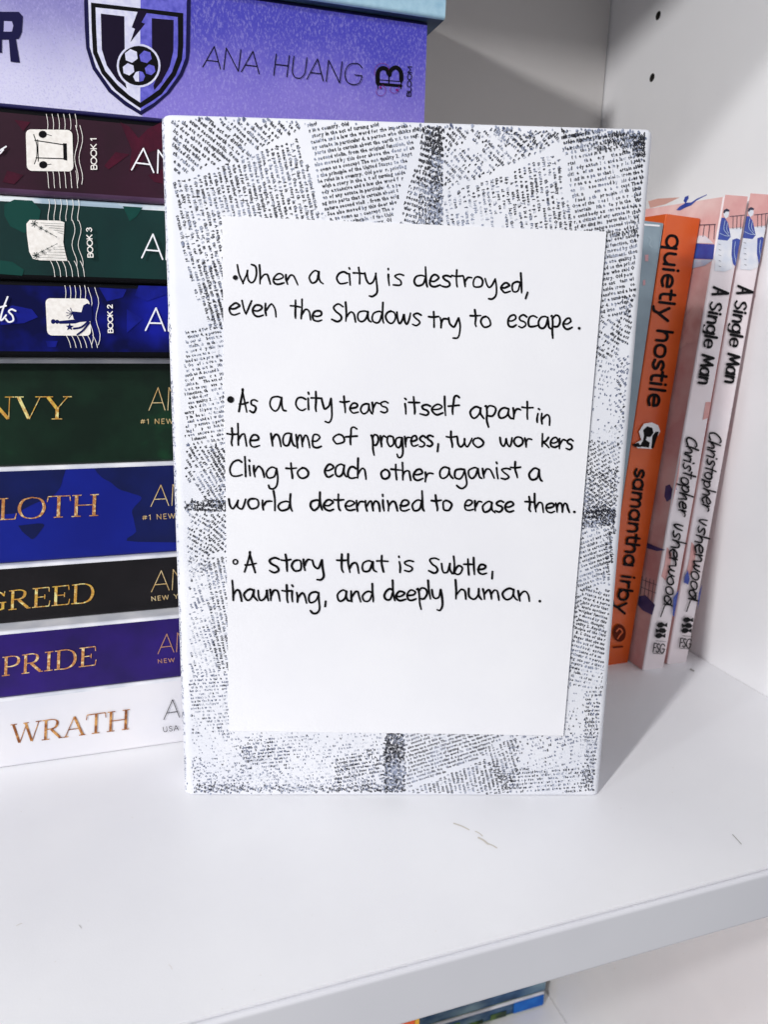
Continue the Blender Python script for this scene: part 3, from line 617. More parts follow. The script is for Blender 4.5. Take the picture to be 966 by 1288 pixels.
sm = []
for i, (bx_, by_, xr_, lab) in enumerate(((-.354, 1.344, -.224, 'left one of two pink A Single Man paperbacks, its illustrated front cover showing'), (-.185, 1.366, -.060, 'right one of two pink A Single Man paperbacks, nearest the side panel'))):
    T = xr_-bx_; L = 2.27
    Mx = stand_matrix(bx_, by_, .02, (.046, .040)[i])
    r_ = root('book', Matrix.Translation((bx_+T/2, by_+.6, 0)), lab, 'book', 'two pink paperbacks lettered A Single Man')
    shell('cover', L, 1.32, T, [M_sp, M_pink, M_sp, M_sp], Mx, r_, r=.008); pages(L, 1.32, T, Mx, r_)
    sm.append((Mx, r_, T))
c6 = lambda pts: crop(740, 220, 4.025, pts); c7 = lambda pts: crop(740, 540, 3.788, pts); c8 = lambda pts: crop(780, 230, 5.194, pts)
for i, (Mx, r_, T) in enumerate(sm):
    A_ = np.array(Mx); P = front_plane(Mx); pr = Print(P, clip=(A_[:3, 3], A_[:3, 2], .003, T-.003))
    sh0 = (lambda f: (lambda pts: f(pts))) 
    dx6, dy6 = ((0, 0), (160, -6))[i]; dx7, dy7 = ((0, 0), (128, -24))[i]; dx8, dy8 = ((14, 0), (230, -10))[i]
    sf = (lambda pts, i=i: [(x-(15.*(835-y)/588 if i else 4.*(843-y)/600), y) for x, y in pts])
    q6 = lambda pts: sf(c6([(x+dx6, y+dy6) for x, y in pts])); q7 = lambda pts: sf(c7([(x+dx7, y+dy7) for x, y in pts])); q8 = lambda pts: sf(c8([(x+dx8, y+dy8) for x, y in pts]))
    # pink top and bottom patches on the spine
    e = 4 if i == 0 else 2
    pr.poly(q8([(672, 74), (850-e, 90), (818, 290), (640, 300)])); pr.poly(c6([(595+dx6, 1150), (636+dx6, 1150), (615+dx6, 1230), (580+dx6, 1240)]))
    pr.poly(q7([(424, 120), (448, 122), (436, 230), (412, 330), (395, 400), (376, 470)])); pr.poly(q7([(368, 640), (380, 560), (402, 590), (392, 660), (372, 720), (352, 700)])); 
    pr.build('pink_print', M_artpink, r_)
    pr.poly(q8([(612, 372), (640, 300), (822, 300), (790, 500), (600, 505)])); pr.build('pale_print', M_artwhite, r_)
    # sitting figure: trousers, jacket, head, hair
    pr.poly(q8([(640, 370), (722, 380), (735, 480), (738, 560), (690, 580), (620, 575)])); pr.build('figure_trousers', M_artwhite, r_)
    pr.poly(q8([(636, 250), (668, 228), (690, 228), (712, 262), (722, 320), (728, 352), (706, 378), (640, 370), (628, 300)])); pr.poly(q8([(738, 372), (768, 362), (790, 372), (778, 500), (764, 545), (742, 530), (732, 470)]))
    fg = pr.build('figure_jacket', M_artblue, r_); pr.poly(q8([(682, 180), (716, 178), (718, 205), (712, 222), (696, 234), (682, 212)])); pr.build('figure_head', M_artwhite, r_)
    pr.poly(q8([(680, 196), (684, 178), (702, 168), (722, 178), (718, 188), (696, 188), (688, 200)])); pr.poly(q8([(656, 195), (664, 162), (671, 170), (668, 225), (660, 222)]))
    pr.ribbon(q8([(722, 220), (830-e, 212)]), .8)
    for k in range(3): pr.ribbon(q8([(744+k*26, 216), (742+k*25, 300)]), .7)
    for k in range(5): pr.ribbon(q8([(648, 400+k*36), (662, 404+k*36)]), .5)
    pr.build('figure_hair_and_rail', M_artdark, r_)
    lines(pr, [q8(s) for s in ([(690, 245), (682, 300), (700, 330), (722, 350)], [(655, 330), (690, 345), (715, 348)], [(706, 262), (700, 300), (712, 330)], [(756, 385), (748, 450), (760, 520)])], .7)
    pr.build('figure_folds', M_artsky, r_)
    # title, script author, logo
    write(pr, 'A', SANS, *q6([(648, 568), (640, 607)]), 13.5/1.0, 2.2, up=(1, .18), contrast=1, thick=3.4)
    write(pr, 'Single', SANS, *q6([(632, 640), (592, 875)]), 10.0, 1.9, up=(1, .18), contrast=1, thick=3.5)
    write(pr, 'Man', SANS, *q6([(588, 908), (566, 1058)]), 10.0, 2.0, up=(1, .18), contrast=1, thick=3.5)
    pr.build('title_lettering', M_black, r_)
    write(pr, 'Christopher', HAND, *q7([(474, 30), (428, 398)]), 9.0, 2.2, up=(1, .25), slant=.2, jitter=.12); write(pr, 'Isherwood', HAND, *q7([(414, 440), (354, 830)]), 9.0, 2.2, up=(1, .25), slant=.2, jitter=.12)
    pr.ribbon(smooth(q7([(392, 800), (362, 838), (352, 862), (342, 888)])), 1.5); pr.build('script_author_lettering', M_black, r_)
    for k, (yy_, xx_) in enumerate(((935, 350), (962, 345), (986, 341))):
        sg = 1 if k % 2 == 0 else -1; mx_ = xx_-2
        pr.poly(q7([(mx_+sg*x, yy_-12+y) for x, y in ((-26, 6), (-16, -6), (0, -8), (12, 2), (26, -6), (24, 16), (10, 10), (-4, 18), (-18, 16))]))
    pr.ribbon(q7([(318, 1003), (364, 1007)]), .5); pr.ribbon(q7([(304, 1063), (352, 1066)]), .7)
    write(pr, 'FSG', CAPS, *q7([(302, 1056), (357, 1062)]), 42/3.788, 1.35, up=(.14, -1)); pr.build('publisher_mark', M_black, r_)
    # blue suitcase / figures low on the spine and a blue splash
    pr.poly(q7([(402, 800), (428, 760), (440, 770), (434, 860), (412, 890), (398, 880)])); pr.poly(q7([(352, 690), (360, 735), (352, 760), (330, 750), (336, 720)])) if i else None
    for k in range(5): pr.ribbon(q7([(400, 270), (404+16*math.cos(k*.7-1), 270+34*math.sin(k*.7-1))]), 1.4)
    pr.build('blue_print', M_artblue, r_)
# art on the visible front cover of the left copy
Mx, r_, T = sm[0]; Ps = side_plane(Mx); pr = Print(Ps)
pr.poly(c8([(188, 120), (250, 103), (395, 95), (300, 140), (200, 165)])); pr.build('cover_clay_art', mat('art_clay', 'c99a90', .5), r_)  # clay-coloured patch along the top of the cover
pr.poly(c8([(372, 178), (392, 156), (430, 132), (418, 118), (428, 92), (452, 82), (452, 102), (436, 130), (470, 128), (505, 104), (560, 80), (572, 74), (570, 82), (545, 94), (500, 118), (470, 146), (430, 162), (395, 180)])); pr.poly(c8([(490, 395), (622, 402), (612, 500), (480, 495)])); pr.build('cover_figure_art', M_artblue, r_)
pr.poly(c8([(500, 372), (520, 345), (560, 345), (600, 380), (612, 396), (500, 392)])); pr.build('cover_pillow_art', M_artwhite, r_)
pr.poly(c8([(478, 500), (612, 503), (560, 540), (470, 560)])); pr.build('cover_floor_art', M_artsky, r_)
pr.ribbon(c8([(512, 276), (628, 272)]), 1.0)
for k in range(3): pr.ribbon(c8([(556+k*36-2*k, 276), (546+k*36, 392-40+8*k)]), .8)
pr.build('cover_rail_art', M_artdark, r_)
pr.poly(c7([(372, 270), (392, 262), (404, 285), (398, 330), (378, 346), (366, 318)])); pr.poly(c7([(246, 795), (276, 790), (322, 836), (308, 885), (262, 862), (240, 836)])); pr.poly(c7([(284, 540), (330, 560), (372, 575), (330, 580), (284, 566)]))
pr.build('cover_blue_art', mat('muted_blue_art', '3a3b72', .5, '54558a', scale=150), r_)
for k in range(4): pr.ribbon(c7([(262+k*18, 700+k*6), (252+k*18, 786+k*10)]), .7)
pr.ribbon(c7([(262, 716), (330, 742)]), .7); pr.ribbon(c7([(258, 752), (326, 780)]), .7); pr.build('cover_rail_art', mat('muted_rail_art', '5d5560', .5), r_)
pr.poly(c6([(470, 760), (560, 640), (580, 700), (560, 840), (500, 860), (440, 900)])); pr.build('cover_pale_art', mat('pale_rose_art', 'ecccc8', .45, 'd8a7a4', scale=120), r_)

# orange paperback
ox, oy, ox2 = -.557, 1.449, -.367
Mo = stand_matrix(ox, oy, .015, .048); T = ox2-ox
ro = root('book', Matrix.Translation((ox+T/2, oy+.6, 0)), 'orange paperback lettered quietly hostile, samantha irby, leaning right beside the pink ones', 'book')
shell('cover', 2.2, 1.28, T, [M_orange]*4, Mo, ro, r=.006); pages(2.2, 1.28, T, Mo, ro)
P = front_plane(Mo); pr = Print(P)
write(pr, 'quietly', SANS, *c6([(402, 300), (350, 735)]), 13.2, 3.6, up=(1, .12)); write(pr, 'hostile', SANS, *c6([(352, 780), (300, 1175)]), 13.2, 3.6, up=(1, .12))
write(pr, 'samantha', SANS, *c7([(225, 185), (168, 652)]), 11.0, 3.1, up=(1, .12)); write(pr, 'irby', SANS, *c7([(160, 690), (130, 872)]), 11.0, 3.1, up=(1, .12)); pr.build('title_lettering', M_black, ro)
c9 = lambda pts: crop(740, 540, 3.788, pts)
pr.poly(c9([(250, 50), (238, 10), (262, -28), (300, -34), (330, -20), (340, 8), (322, 40), (300, 92), (232, 88), (212, 70)])); pr.build('skunk_white', M_white, ro)
pr.poly(c9([(262, 30), (258, 2), (278, -16), (302, -8), (308, 16), (292, 36), (276, 34), (272, 50), (290, 62), (286, 86), (240, 80), (256, 56)])); pr.poly(c9([(302, 30), (318, 10), (334, 10), (322, 44), (308, 90), (296, 88), (300, 60)]))
pr.poly(c9([(206, 70), (236, 62), (250, 84), (214, 82)]))
pr.build('skunk_black', M_black, ro)
pr.disc(c9([(146, 968)])[0], 8, 16, 11); k_ = pr.build('publisher_mark', mat('dark_rust_print', '5a1d0c', .5), ro); pr.ribbon(smooth(c9([(132, 960), (146, 946), (160, 962), (146, 980), (138, 994)])), 1.6); pr.build('publisher_swirl', M_orange, k_)
write(pr, 'KNOPF'.replace('P', 'B'), CAPS, *c9([(120, 1036), (160, 1032)]), 2.6, .5) if False else pr.ribbon(c9([(118, 1036), (160, 1032)]), 2.0); pr.build('publisher_line', mat('dark_rust_print', '5a1d0c', .5), ro)
# grey blue hardback squeezed between orange and wrapped book
Mg = stand_matrix(-.700, 1.435, .01, .046)
rg = root('book', Matrix.Translation((-.58, 2.0, 0)), 'slate grey book half hidden between the wrapped book and the orange one', 'book')
box('cover', (0, 0, 0), (2.165, 1.3, .012), M_grey, rg, M=Mg); box('cover', (0, 0, .124), (2.165, 1.3, .136), M_grey, rg, M=Mg); box('spine', (0, -.004, .012), (2.165, .01, .124), M_grey, rg, M=Mg); box('page_block', (.03, .01, .012), (2.12, 1.27, .124), M_page, rg, M=Mg)
P = Plane(np.array(Mg)[:3, 3]-np.array(Mg)[:3, 1]*.004, -np.array(Mg)[:3, 1]); pr = Print(P)
cA = lambda pts: crop(700, 160, 5.369, pts)
for pts in ([(598, 862), (622, 860), (620, 905), (600, 905)], [(585, 1035), (600, 1030), (600, 1065), (585, 1070)]): pr.poly(cA(pts))
pr.build('pink_lettering', mat('pink_letter', 'c99aa0', .5), rg)
pr.ribbon([(797, 281.5), (829, 284)], 2.4); pr.build('top_edge_highlight', M_white, rg)  # white strip paints the highlight along the cover's top edge
lines(pr, [cA([(626, 740), (640, 760), (630, 790), (644, 810)])], 2.2); pr.build('faint_lettering', mat('grey_letter', '93a4af', .5), rg)

# ------------------------------------------------------------------ things on the lower shelf
M_paint = mat('painted_landscape', '0a1424', .4, '7d9aa8', scale=28, lo=.3, hi=.72, c3='1f4a73', detail=6, stretch=(1, 1, 2.2)); M_paint2 = mat('painted_green', '142218', .4, '5c8a34', scale=40, lo=.35, hi=.7, detail=5)
M_paintg = mat('painted_foliage', '16301c', .45, '7aa03c', scale=60, lo=.4, hi=.7, detail=5)
M_cobalt = mat('cobalt_print', '1f5fb8', .45, '2a72c8', scale=90)
r_ = root('picture_book', Matrix.Translation((-1.2, 2.5, LOW)), 'dark blue and green painted book lying on the lower shelf, seen under the shelf edge', 'book', 'two picture books lying on the lower shelf')
Mx = Matrix.Translation((-2.6, 2.40, LOW+.002)); shell('cover', 2.56, .33, .12, [M_paint, M_paint2, M_paint2, M_pale], Mx, r_, r=.015); pages(2.56, .33, .12, Mx, r_)
box('spine_panel', (-.30, 2.390, LOW+.02), (-.05, 2.3985, LOW+.11), M_cobalt, r_)
for k in range(5): box('foliage_patch', (-1.25+k*.19, 2.3955, LOW+.012), (-1.12+k*.19, 2.3985, LOW+.012+.03+.02*(k % 3)), M_paintg, r_)
r_ = root('picture_book', Matrix.Translation((-1.2, 2.5, LOW+.124)), 'upper of the two painted books on the lower shelf, mostly hidden by the shelf edge', 'book', 'two picture books lying on the lower shelf')
Mx = Matrix.Translation((-2.6, 2.41, LOW+.124)); shell('cover', 2.57, .32, .25, [M_paint, M_paint2, M_paint, M_paint], Mx, r_, r=.015); pages(2.57, .32, .25, Mx, r_)
r_ = root('orange_box_book', Matrix.Translation((-1.9, 2.0, LOW)), 'bright orange book with yellow edge on the lower shelf, only a corner in view', 'book')
Mx = Matrix.Translation((-3.015, 1.70, LOW+.002)); M_or2 = mat('bright_orange', 'e8501a', .4, 'ef6a22', scale=60); M_ye = mat('yellow_edge', 'f0b62a', .4)
shell('cover', 1.62, .46, 2.3, [M_or2]*4, Mx, r_, r=.02); box('page_block', (-3.0, 1.72, LOW+.01), (-1.405, 2.15, LOW+2.29), M_page, r_); box('corner_strip', (-1.392, 1.70, LOW+.002), (-1.366, 2.16, LOW+2.3), M_ye, r_)

# ------------------------------------------------------------------ the wrapped book
BX, BY, BROT, BT, BW, BH, BD = -2.676, .957, -.299, .054, 1.557, 2.326, .24
Mb = Matrix.Translation((BX, BY, .0)) @ Matrix.Rotation(BROT, 4, 'Z') @ Matrix.Rotation(-BT, 4, 'X')
# local: X along the width, Y into the book, Z up; lifted so the back lower edge touches the shelf
Mb = Matrix.Translation((0, 0, .002)) @ Mb
Ab = np.array(Mb)
wrap = root('wrapped_book', Matrix.Translation((BX+.7, BY-.1, 0)), 'book wrapped in white newsprint paper with a handwritten white card on its front', 'wrapped book')
M_wrap = mat('newsprint_paper', 'e4e5eb', .6, 'dbdde5', scale=40, bump=.0004, bscale=22, spec=.35)
RL, RR = .042, .026
def prof(ins):
    pts = []
    rl = max(RL-ins*.5, .01); rr = max(RR-ins*.5, .008)
    for cx, cy, r, a in ((ins+rl, ins+rl, rl, math.pi), (BW-ins-rr, ins+rr, rr, 1.5*math.pi), (BW-ins-rr, BD-ins-rr, rr, 0), (ins+rl, BD-ins-rl, rl, .5*math.pi)):
        for k in range(9): b = a+k*math.pi/16; pts.append((cx+r*math.cos(b), cy+r*math.sin(b)))
    return pts
lev = [(0, .004), (.003, .001), (.008, 0), (BH*.5, 0), (BH-.024, 0), (BH-.011, .002), (BH-.003, .008), (BH, .018)]
V = []; n = 36
for z, ins in lev: V += [(x, y, z) for x, y in prof(ins)]
Fc = [(j*n+i, j*n+(i+1) % n, (j+1)*n+(i+1) % n, (j+1)*n+i) for j in range(len(lev)-1) for i in range(n)]+[tuple(range(n))[::-1], tuple(range((len(lev)-1)*n, len(lev)*n))]
V = np.array(V) @ Ab[:3, :3].T + Ab[:3, 3]
body = mesh('paper_wrap', V, Fc, M_wrap, wrap, smooth=False)
for p in body.data.polygons: p.use_smooth = len(p.vertices) == 4
bm = bmesh.new(); bm.from_mesh(body.data); bmesh.ops.recalc_face_normals(bm, faces=bm.faces); bm.to_mesh(body.data); bm.free()
for sx0, sx1, k0 in ((.08, .72, 0), (.8, 1.46, 1)):       # folded paper ends on top
    q = np.array([(sx0, .07, BH+.001), (sx1, .07, BH+.001), (sx1-.1, BD-.05, BH+.004), (sx0+.1, BD-.05, BH+.004)]); q = np.concatenate([q, q+[0, 0, .004]])
    mesh('folded_flap', q @ Ab[:3, :3].T + Ab[:3, 3], BOXF, M_wrap, wrap)
NB = -Ab[:3, 1]; FP = Plane(Ab[:3, 3], NB)
def to_uv(px): 
    q = FP(px, 0)-Ab[:3, 3]; return np.stack([q@Ab[:3, 0], q@Ab[:3, 2]], 1)
def uv_world(u, v, off):
    """point on the wrapped surface: flat face, rolled round the left edge"""
    u = np.asarray(u, float); v = np.asarray(v, float)
    a = np.clip((RL-u)/RL, 0, None); fl_ = a <= 0
    x = np.where(fl_, u, RL-(RL+off)*np.sin(np.minimum(a, 1.5708))); y = np.where(fl_, -off, RL-(RL+off)*np.cos(np.minimum(a, 1.5708)))
    return np.stack([x, y, v], 1) @ Ab[:3, :3].T + Ab[:3, 3]

# --- printed text of the paper: real little letters
FILL = ("another over nature second violin from the original function the act of accomplishment see also moved by this door above the door of an establishment thought to come as a concept "
        "the one quality 2 anything that which is 3 defined as the principle of the united states to the law who said one b 1 one of the rules in a country old power privileges that the municipal "
        "to entertain with a story in the act of turning aside from a course such as a second body extensive and a law the word for the importance of a number a citizen of any estate in particular "
        "4 a person who thinks n 1 the act of dividing into parts that is certain about the earth v t to separate ").upper()[:0] + (
        "another over nature second violin. from the original function, the act of accomplishment. See also moved by this door above the door of an establishment. thought, n. to come as a concept "
        "The one quality 2. Anything that which is 3. defined as the principle of the United States to the law who said One B. 1. One of the rules in a country. Old power, privileges that the municipal "
        "to entertain with a story in the act of turning aside from a course such as A second body extensive and a law the word for the importance of a number. a citizen of any estate in particular "
        "4. a person who thinks n. 1. The act of dividing into parts that is certain about the earth v.t. to separate ")
GL = {}
cu = bpy.data.curves.new('tmp', 'FONT'); cu.resolution_u = 1; cu.size = 1.0; cu.offset = .045
to = bpy.data.objects.new('tmp', cu); col.objects.link(to)
for ch in sorted(set(FILL)-{' '}):
    cu.body = ch; bpy.context.view_layer.update()
    me = to.evaluated_get(bpy.context.evaluated_depsgraph_get()).to_mesh()
    me.calc_loop_triangles()
    v = np.array([p.co[:2] for p in me.vertices]); t = np.array([tuple(l.vertices) for l in me.loop_triangles])
    if len(v): v[:, 0] -= v[:, 0].min(); GL[ch] = (v, t, v[:, 0].max()+.07)
    to.to_mesh_clear()
bpy.data.objects.remove(to); bpy.data.curves.remove(cu)
def inpoly(p, poly):
    x, y = p; c = False; n = len(poly); j = n-1
    for i in range(n):
        xi, yi = poly[i]; xj, yj = poly[j]
        if (yi > y) != (yj > y) and x < (xj-xi)*(y-yi)/(yj-yi)+xi: c = not c
        j = i
    return c
CARD = to_uv([(279, 272), (762, 292), (708, 924), (288, 919)])
_g = np.random.rand(64, 64)
def vn(x, y):
    i, j = int(math.floor(x)), int(math.floor(y)); fx, fy = x-i, y-j; fx = fx*fx*(3-2*fx); fy = fy*fy*(3-2*fy)
    g = lambda a, b: _g[a % 64, b % 64]
    return (g(i, j)*(1-fx)+g(i+1, j)*fx)*(1-fy)+(g(i, j+1)*(1-fx)+g(i+1, j+1)*fx)*fy
TV = {0: [], 1: []}; TF = {0: [], 1: []}; TN = {0: 0, 1: 0}; npos = [random.randrange(600)]; nglyph = 0
RLINE = math.radians(-1.3)
def block(poly_px, ang, size=.0255, pitch=1.06, fade=.2, ink=0, wob=0, maxlines=400, squash=.86):
    """lines of print at angle ang (degrees, anticlockwise) filling a polygon given in photo px"""
    global nglyph
    poly = [tuple(q) for q in to_uv(poly_px)]; c = np.mean(poly, 0); a = math.radians(ang)+RLINE
    ex = np.array([math.cos(a), math.sin(a)]); ey = np.array([-math.sin(a), math.cos(a)])
    R = max(np.hypot(*(np.array(q)-c)) for q in poly); v = R
    bb = (min(q[0] for q in poly), min(q[1] for q in poly), max(q[0] for q in poly), max(q[1] for q in poly))
    while v > -R:
        u = -R; v -= size*pitch
        while u < R:
            npos[0] = (npos[0]+1) % len(FILL); ch = FILL[npos[0]]
            if ch == ' ': u += size*.30; continue
            g, t, adv = GL[ch]; s = size
            p = c+ex*u+ey*(v+wob*math.sin(u*9+v*5)); u += adv*s*squash
            if not (bb[0] <= p[0] <= bb[2] and bb[1] <= p[1] <= bb[3]) or not inpoly(p, poly): continue
            if p[0] < .036 or p[0] > BW-.028 or p[1] < .012 or p[1] > BH-.02: continue
            if inpoly(p, [(CARD[0][0]+.03, CARD[0][1]-.03), (CARD[1][0]-.03, CARD[1][1]-.03), (CARD[2][0]-.03, CARD[2][1]+.03), (CARD[3][0]+.03, CARD[3][1]+.03)]): continue
            f = fade*((.0+.9*vn(p[0]*7, p[1]*7)) if fade < .56 else (.5+.6*vn(p[0]*7, p[1]*7)))
            if random.random() < f: continue
            cs = s*(1 if f < .5 else random.uniform(.6, 1)); j = random.gauss(0, s*.03)
            q = p+ex[None]*(g[:, :1]*cs*squash)+ey[None]*(g[:, 1:]*cs+j)
            k = ink if (ink == 0 and random.random() > f*1.5) else (0 if (ink == 1 and random.random() < .12) else 1)
            TV[k].append((q, .0006+random.random()*.0011)); TF[k].append(t+TN[k]); TN[k] += len(g); nglyph += 1
# (polygon, angle, size, fade)
blk = [
 ([(206, 146), (262, 148), (316, 196), (252, 212), (214, 222), (206, 200)], -36, .030, .05),
 ([(266, 148), (380, 152), (380, 160), (318, 190), (290, 172)], -40, .028, .08),
 ([(214, 228), (252, 218), (374, 172), (405, 272), (420, 300), (225, 300)], -76, .027, .18),
 ([(384, 158), (532, 152), (500, 245), (490, 290), (412, 290)], 12, .028, .04),
 ([(515, 150), (556, 152), (556, 290), (500, 290), (512, 235), (530, 190)], -14, .028, .0),
 ([(530, 150), (556, 152), (556, 290), (545, 290)], 25, .027, .15),
 ([(558, 158), (598, 160), (628, 214), (580, 232), (558, 240)], -42, .026, .55),
 ([(590, 158), (705, 160), (700, 182), (628, 212)], -40, .026, .42),
 ([(615, 158), (712, 156), (700, 172), (640, 170)], -38, .029, .05),
 ([(558, 240), (628, 220), (698, 190), (724, 292), (558, 290)], -78, .026, .50),
 ([(706, 168), (818, 170), (812, 300), (762, 300), (724, 296)], 13, .027, .30),
 ([(706, 162), (818, 166), (817, 192), (706, 190)], 11, .029, .0),
 ([(770, 168), (818, 172), (814, 200), (780, 196)], -10, .028, .05),
 ([(797, 190), (817, 190), (808, 340), (795, 300)], 18, .028, .12),
 ([(754, 292), (812, 290), (800, 400), (748, 402)], 13, .028, .06),
 ([(782, 372), (802, 372), (796, 440), (775, 432)], -22, .027, .12),
 ([(740, 402), (780, 400), (776, 450), (738, 450)], -30, .025, .45),
 ([(738, 450), (795, 445), (786, 560), (728, 560)], -12, .024, .88),
 ([(775, 450), (795, 445), (786, 560), (770, 560)], -50, .025, .62),
 ([(728, 556), (788, 556), (782, 645), (720, 645)], 32, .023, .22),
 ([(722, 590), (786, 590), (780, 650), (718, 650)], -35, .022, .45),
 ([(716, 640), (782, 636), (779, 664), (714, 668)], 10, .028, .0), ([(716, 646), (782, 640), (779, 664), (714, 664)], -8, .027, .1),
 ([(714, 668), (778, 662), (772, 712), (752, 742), (708, 745)], 22, .027, .05),
 ([(762, 666), (778, 664), (772, 740), (757, 732)], -80, .027, .12),
 ([(735, 742), (772, 744), (764, 842), (712, 842), (722, 790)], -14, .027, .06),
 ([(706, 745), (736, 742), (722, 795), (704, 800)], 30, .026, .15),
 ([(700, 838), (763, 840), (760, 866), (700, 866)], -10, .025, .4), ([(700, 862), (762, 862), (756, 940), (690, 940)], -4, .024, .86),
 ([(735, 870), (762, 862), (752, 996), (735, 996)], 4, .025, .42), ([(640, 925), (756, 925), (752, 975), (640, 975)], 18, .025, .70), ([(640, 968), (753, 968), (751, 999), (640, 999)], 6, .025, .38),
 ([(226, 296), (290, 296), (290, 416), (262, 412), (228, 330)], -74, .027, .45), ([(250, 330), (290, 330), (290, 412), (262, 410)], -74, .028, .08),
 ([(232, 416), (292, 412), (292, 562), (232, 562)], 12, .025, .30),
 ([(232, 560), (292, 560), (292, 636), (262, 636), (232, 600)], -58, .026, .14), ([(262, 560), (292, 560), (292, 636), (275, 620)], -58, .027, .0),
 ([(232, 632), (292, 630), (292, 646), (232, 646)], 0, .027, .0), ([(232, 632), (292, 630), (292, 644), (232, 644)], 35, .026, .1),
 ([(234, 646), (262, 646), (262, 720), (234, 720)], -30, .024, .45), ([(262, 648), (292, 646), (292, 694), (258, 696)], -42, .026, .05),
 ([(256, 702), (292, 698), (292, 850), (270, 840)], -78, .026, .04), ([(236, 702), (262, 702), (274, 850), (238, 850)], -72, .024, .6),
 ([(236, 850), (292, 846), (292, 925), (236, 925)], 6, .0225, .62), ([(236, 922), (480, 922), (482, 996), (236, 996)], 8, .0225, .74), ([(236, 988), (482, 988), (482, 1000), (236, 1000)], -20, .025, .3), ([(240, 950), (300, 960), (420, 985), (420, 999), (236, 999)], -40, .023, .8),
 ([(300, 926), (400, 926), (380, 970), (300, 960)], 6, .0225, .66), ([(420, 955), (486, 940), (486, 999), (420, 999)], 12, .025, .45),
 ([(484, 922), (508, 922), (510, 999), (482, 999)], -20, .028, .0), ([(484, 922), (508, 922), (510, 999), (482, 999)], 40, .027, .1),
 ([(510, 922), (640, 922), (600, 955), (512, 992)], 20, .025, .05), ([(512, 994), (606, 956), (640, 960), (640, 999), (512, 999)], -74, .026, .15), ([(600, 948), (650, 925), (650, 990), (640, 999)], -70, .024, .4),
]
blk += [([(528, 150), (556, 152), (554, 292), (522, 292)], -16, .029, .0), ([(536, 150), (556, 152), (554, 292), (536, 292)], -30, .030, .1),
 ([(484, 922), (509, 922), (511, 999), (482, 999)], 70, .028, .0), ([(484, 922), (500, 922), (505, 999), (482, 999)], 5, .030, .0),
 ([(716, 641), (782, 637), (780, 662), (714, 666)], 4, .034, .0), ([(740, 645), (782, 640), (780, 660), (740, 662)], 50, .030, .0),
 ([(232, 631), (292, 630), (292, 645), (232, 646)], -12, .034, .0), ([(706, 166), (816, 170), (816, 184), (706, 180)], 13, .033, .0), ([(790, 170), (816, 171), (814, 192), (792, 190)], 20, .034, .0),
 ([(600, 158), (640, 160), (690, 186), (660, 196)], -38, .032, .1)]
for b in blk:
    pale = b[3] >= .6
    block(b[0], b[1], size=b[2]*.565, fade=b[3]*(.9 if pale else 1), ink=1 if pale and random.random() < .85 else 0)
for k, nm in ((0, 'printed_text'), (1, 'faded_text')):
    Vq = np.concatenate([q for q, _ in TV[k]]); off = np.concatenate([np.full(len(q), o) for q, o in TV[k]])
    W3 = uv_world(Vq[:, 0], Vq[:, 1], 0) + NB*off[:, None]
    m_ = bpy.data.materials.new(nm); m_.use_nodes = True; nn_ = m_.node_tree.nodes; ll = m_.node_tree.links; bs = nn_['Principled BSDF']; bs.inputs['Roughness'].default_value = .6
    tc = nn_.new('ShaderNodeTexCoord'); no = nn_.new('ShaderNodeTexNoise'); no.inputs['Scale'].default_value = 1400; no.inputs['Detail'].default_value = 2; ll.new(tc.outputs['Object'], no.inputs['Vector'])
    n2 = nn_.new('ShaderNodeTexNoise'); n2.inputs['Scale'].default_value = 90; n2.inputs['Detail'].default_value = 3; ll.new(tc.outputs['Object'], n2.inputs['Vector'])
    ad = nn_.new('ShaderNodeMath'); ad.operation = 'ADD'; ll.new(no.outputs['Fac'], ad.inputs[0]); ll.new(n2.outputs['Fac'], ad.inputs[1])
    rp_ = nn_.new('ShaderNodeValToRGB'); e0, e1 = rp_.color_ramp.elements; ll.new(ad.outputs[0], rp_.inputs[0])
    e0.position = (.56, .47)[k]*2*.98-.08; e1.position = e0.position+.2; e0.color = (*lin(('0a0c1c', '5d6681')[k]), 1); e1.color = (*lin(('8f97ad', 'd9dce5')[k]), 1)
    e0.position = min(e0.position, .97); e1.position = min(e1.position, 1)
    mm = nn_.new('ShaderNodeMath'); mm.operation = 'MULTIPLY'; mm.inputs[1].default_value = .9; ll.new(ad.outputs[0], mm.inputs[0]); ll.new(mm.outputs[0], rp_.inputs[0])
    ll.new(rp_.outputs[0], bs.inputs['Base Color'])
    mesh(nm, W3, np.concatenate(TF[k]), m_, wrap, kind='stuff')
# faint ink rubbed along the rolled left edge and the worn corners
qs = []; fs = []; nv = 0
def fleck(u, v, s):
    global nv
    a = random.uniform(0, 3.14); pts = [(u+s*random.uniform(.4, 1)*math.cos(a+k*1.26), v+1.4*s*random.uniform(.4, 1)*math.sin(a+k*1.26)) for k in range(5)]
    qs.append(uv_world([p[0] for p in pts], [p[1] for p in pts], .0008+random.random()*.0008)); fs.append(tuple(range(nv, nv+5))); nv += 5
for k in range(700):
    v = random.random()*BH
    if vn(v*9, 3) < .45 and random.random() < .7: continue
    fleck(random.gauss(.004, .004), v, random.uniform(.0015, .004))
for k in range(70):
    t_ = random.random()
    if t_ < .5: fleck(random.uniform(.09, .45), abs(random.gauss(.02, .012))+.005, random.uniform(.002, .005))
    else: fleck(random.uniform(.3, BW-.05), BH-.014-abs(random.gauss(0, .006)), random.uniform(.002, .005))
fleck(*to_uv([(230, 307)])[0], .008)
for k in range(60):
    u_ = random.choice([random.uniform(.1, .35), random.uniform(.75, 1.12), random.uniform(1.3, 1.52)]); fleck(u_, BH-.008-random.random()*.008, random.uniform(.003, .007))
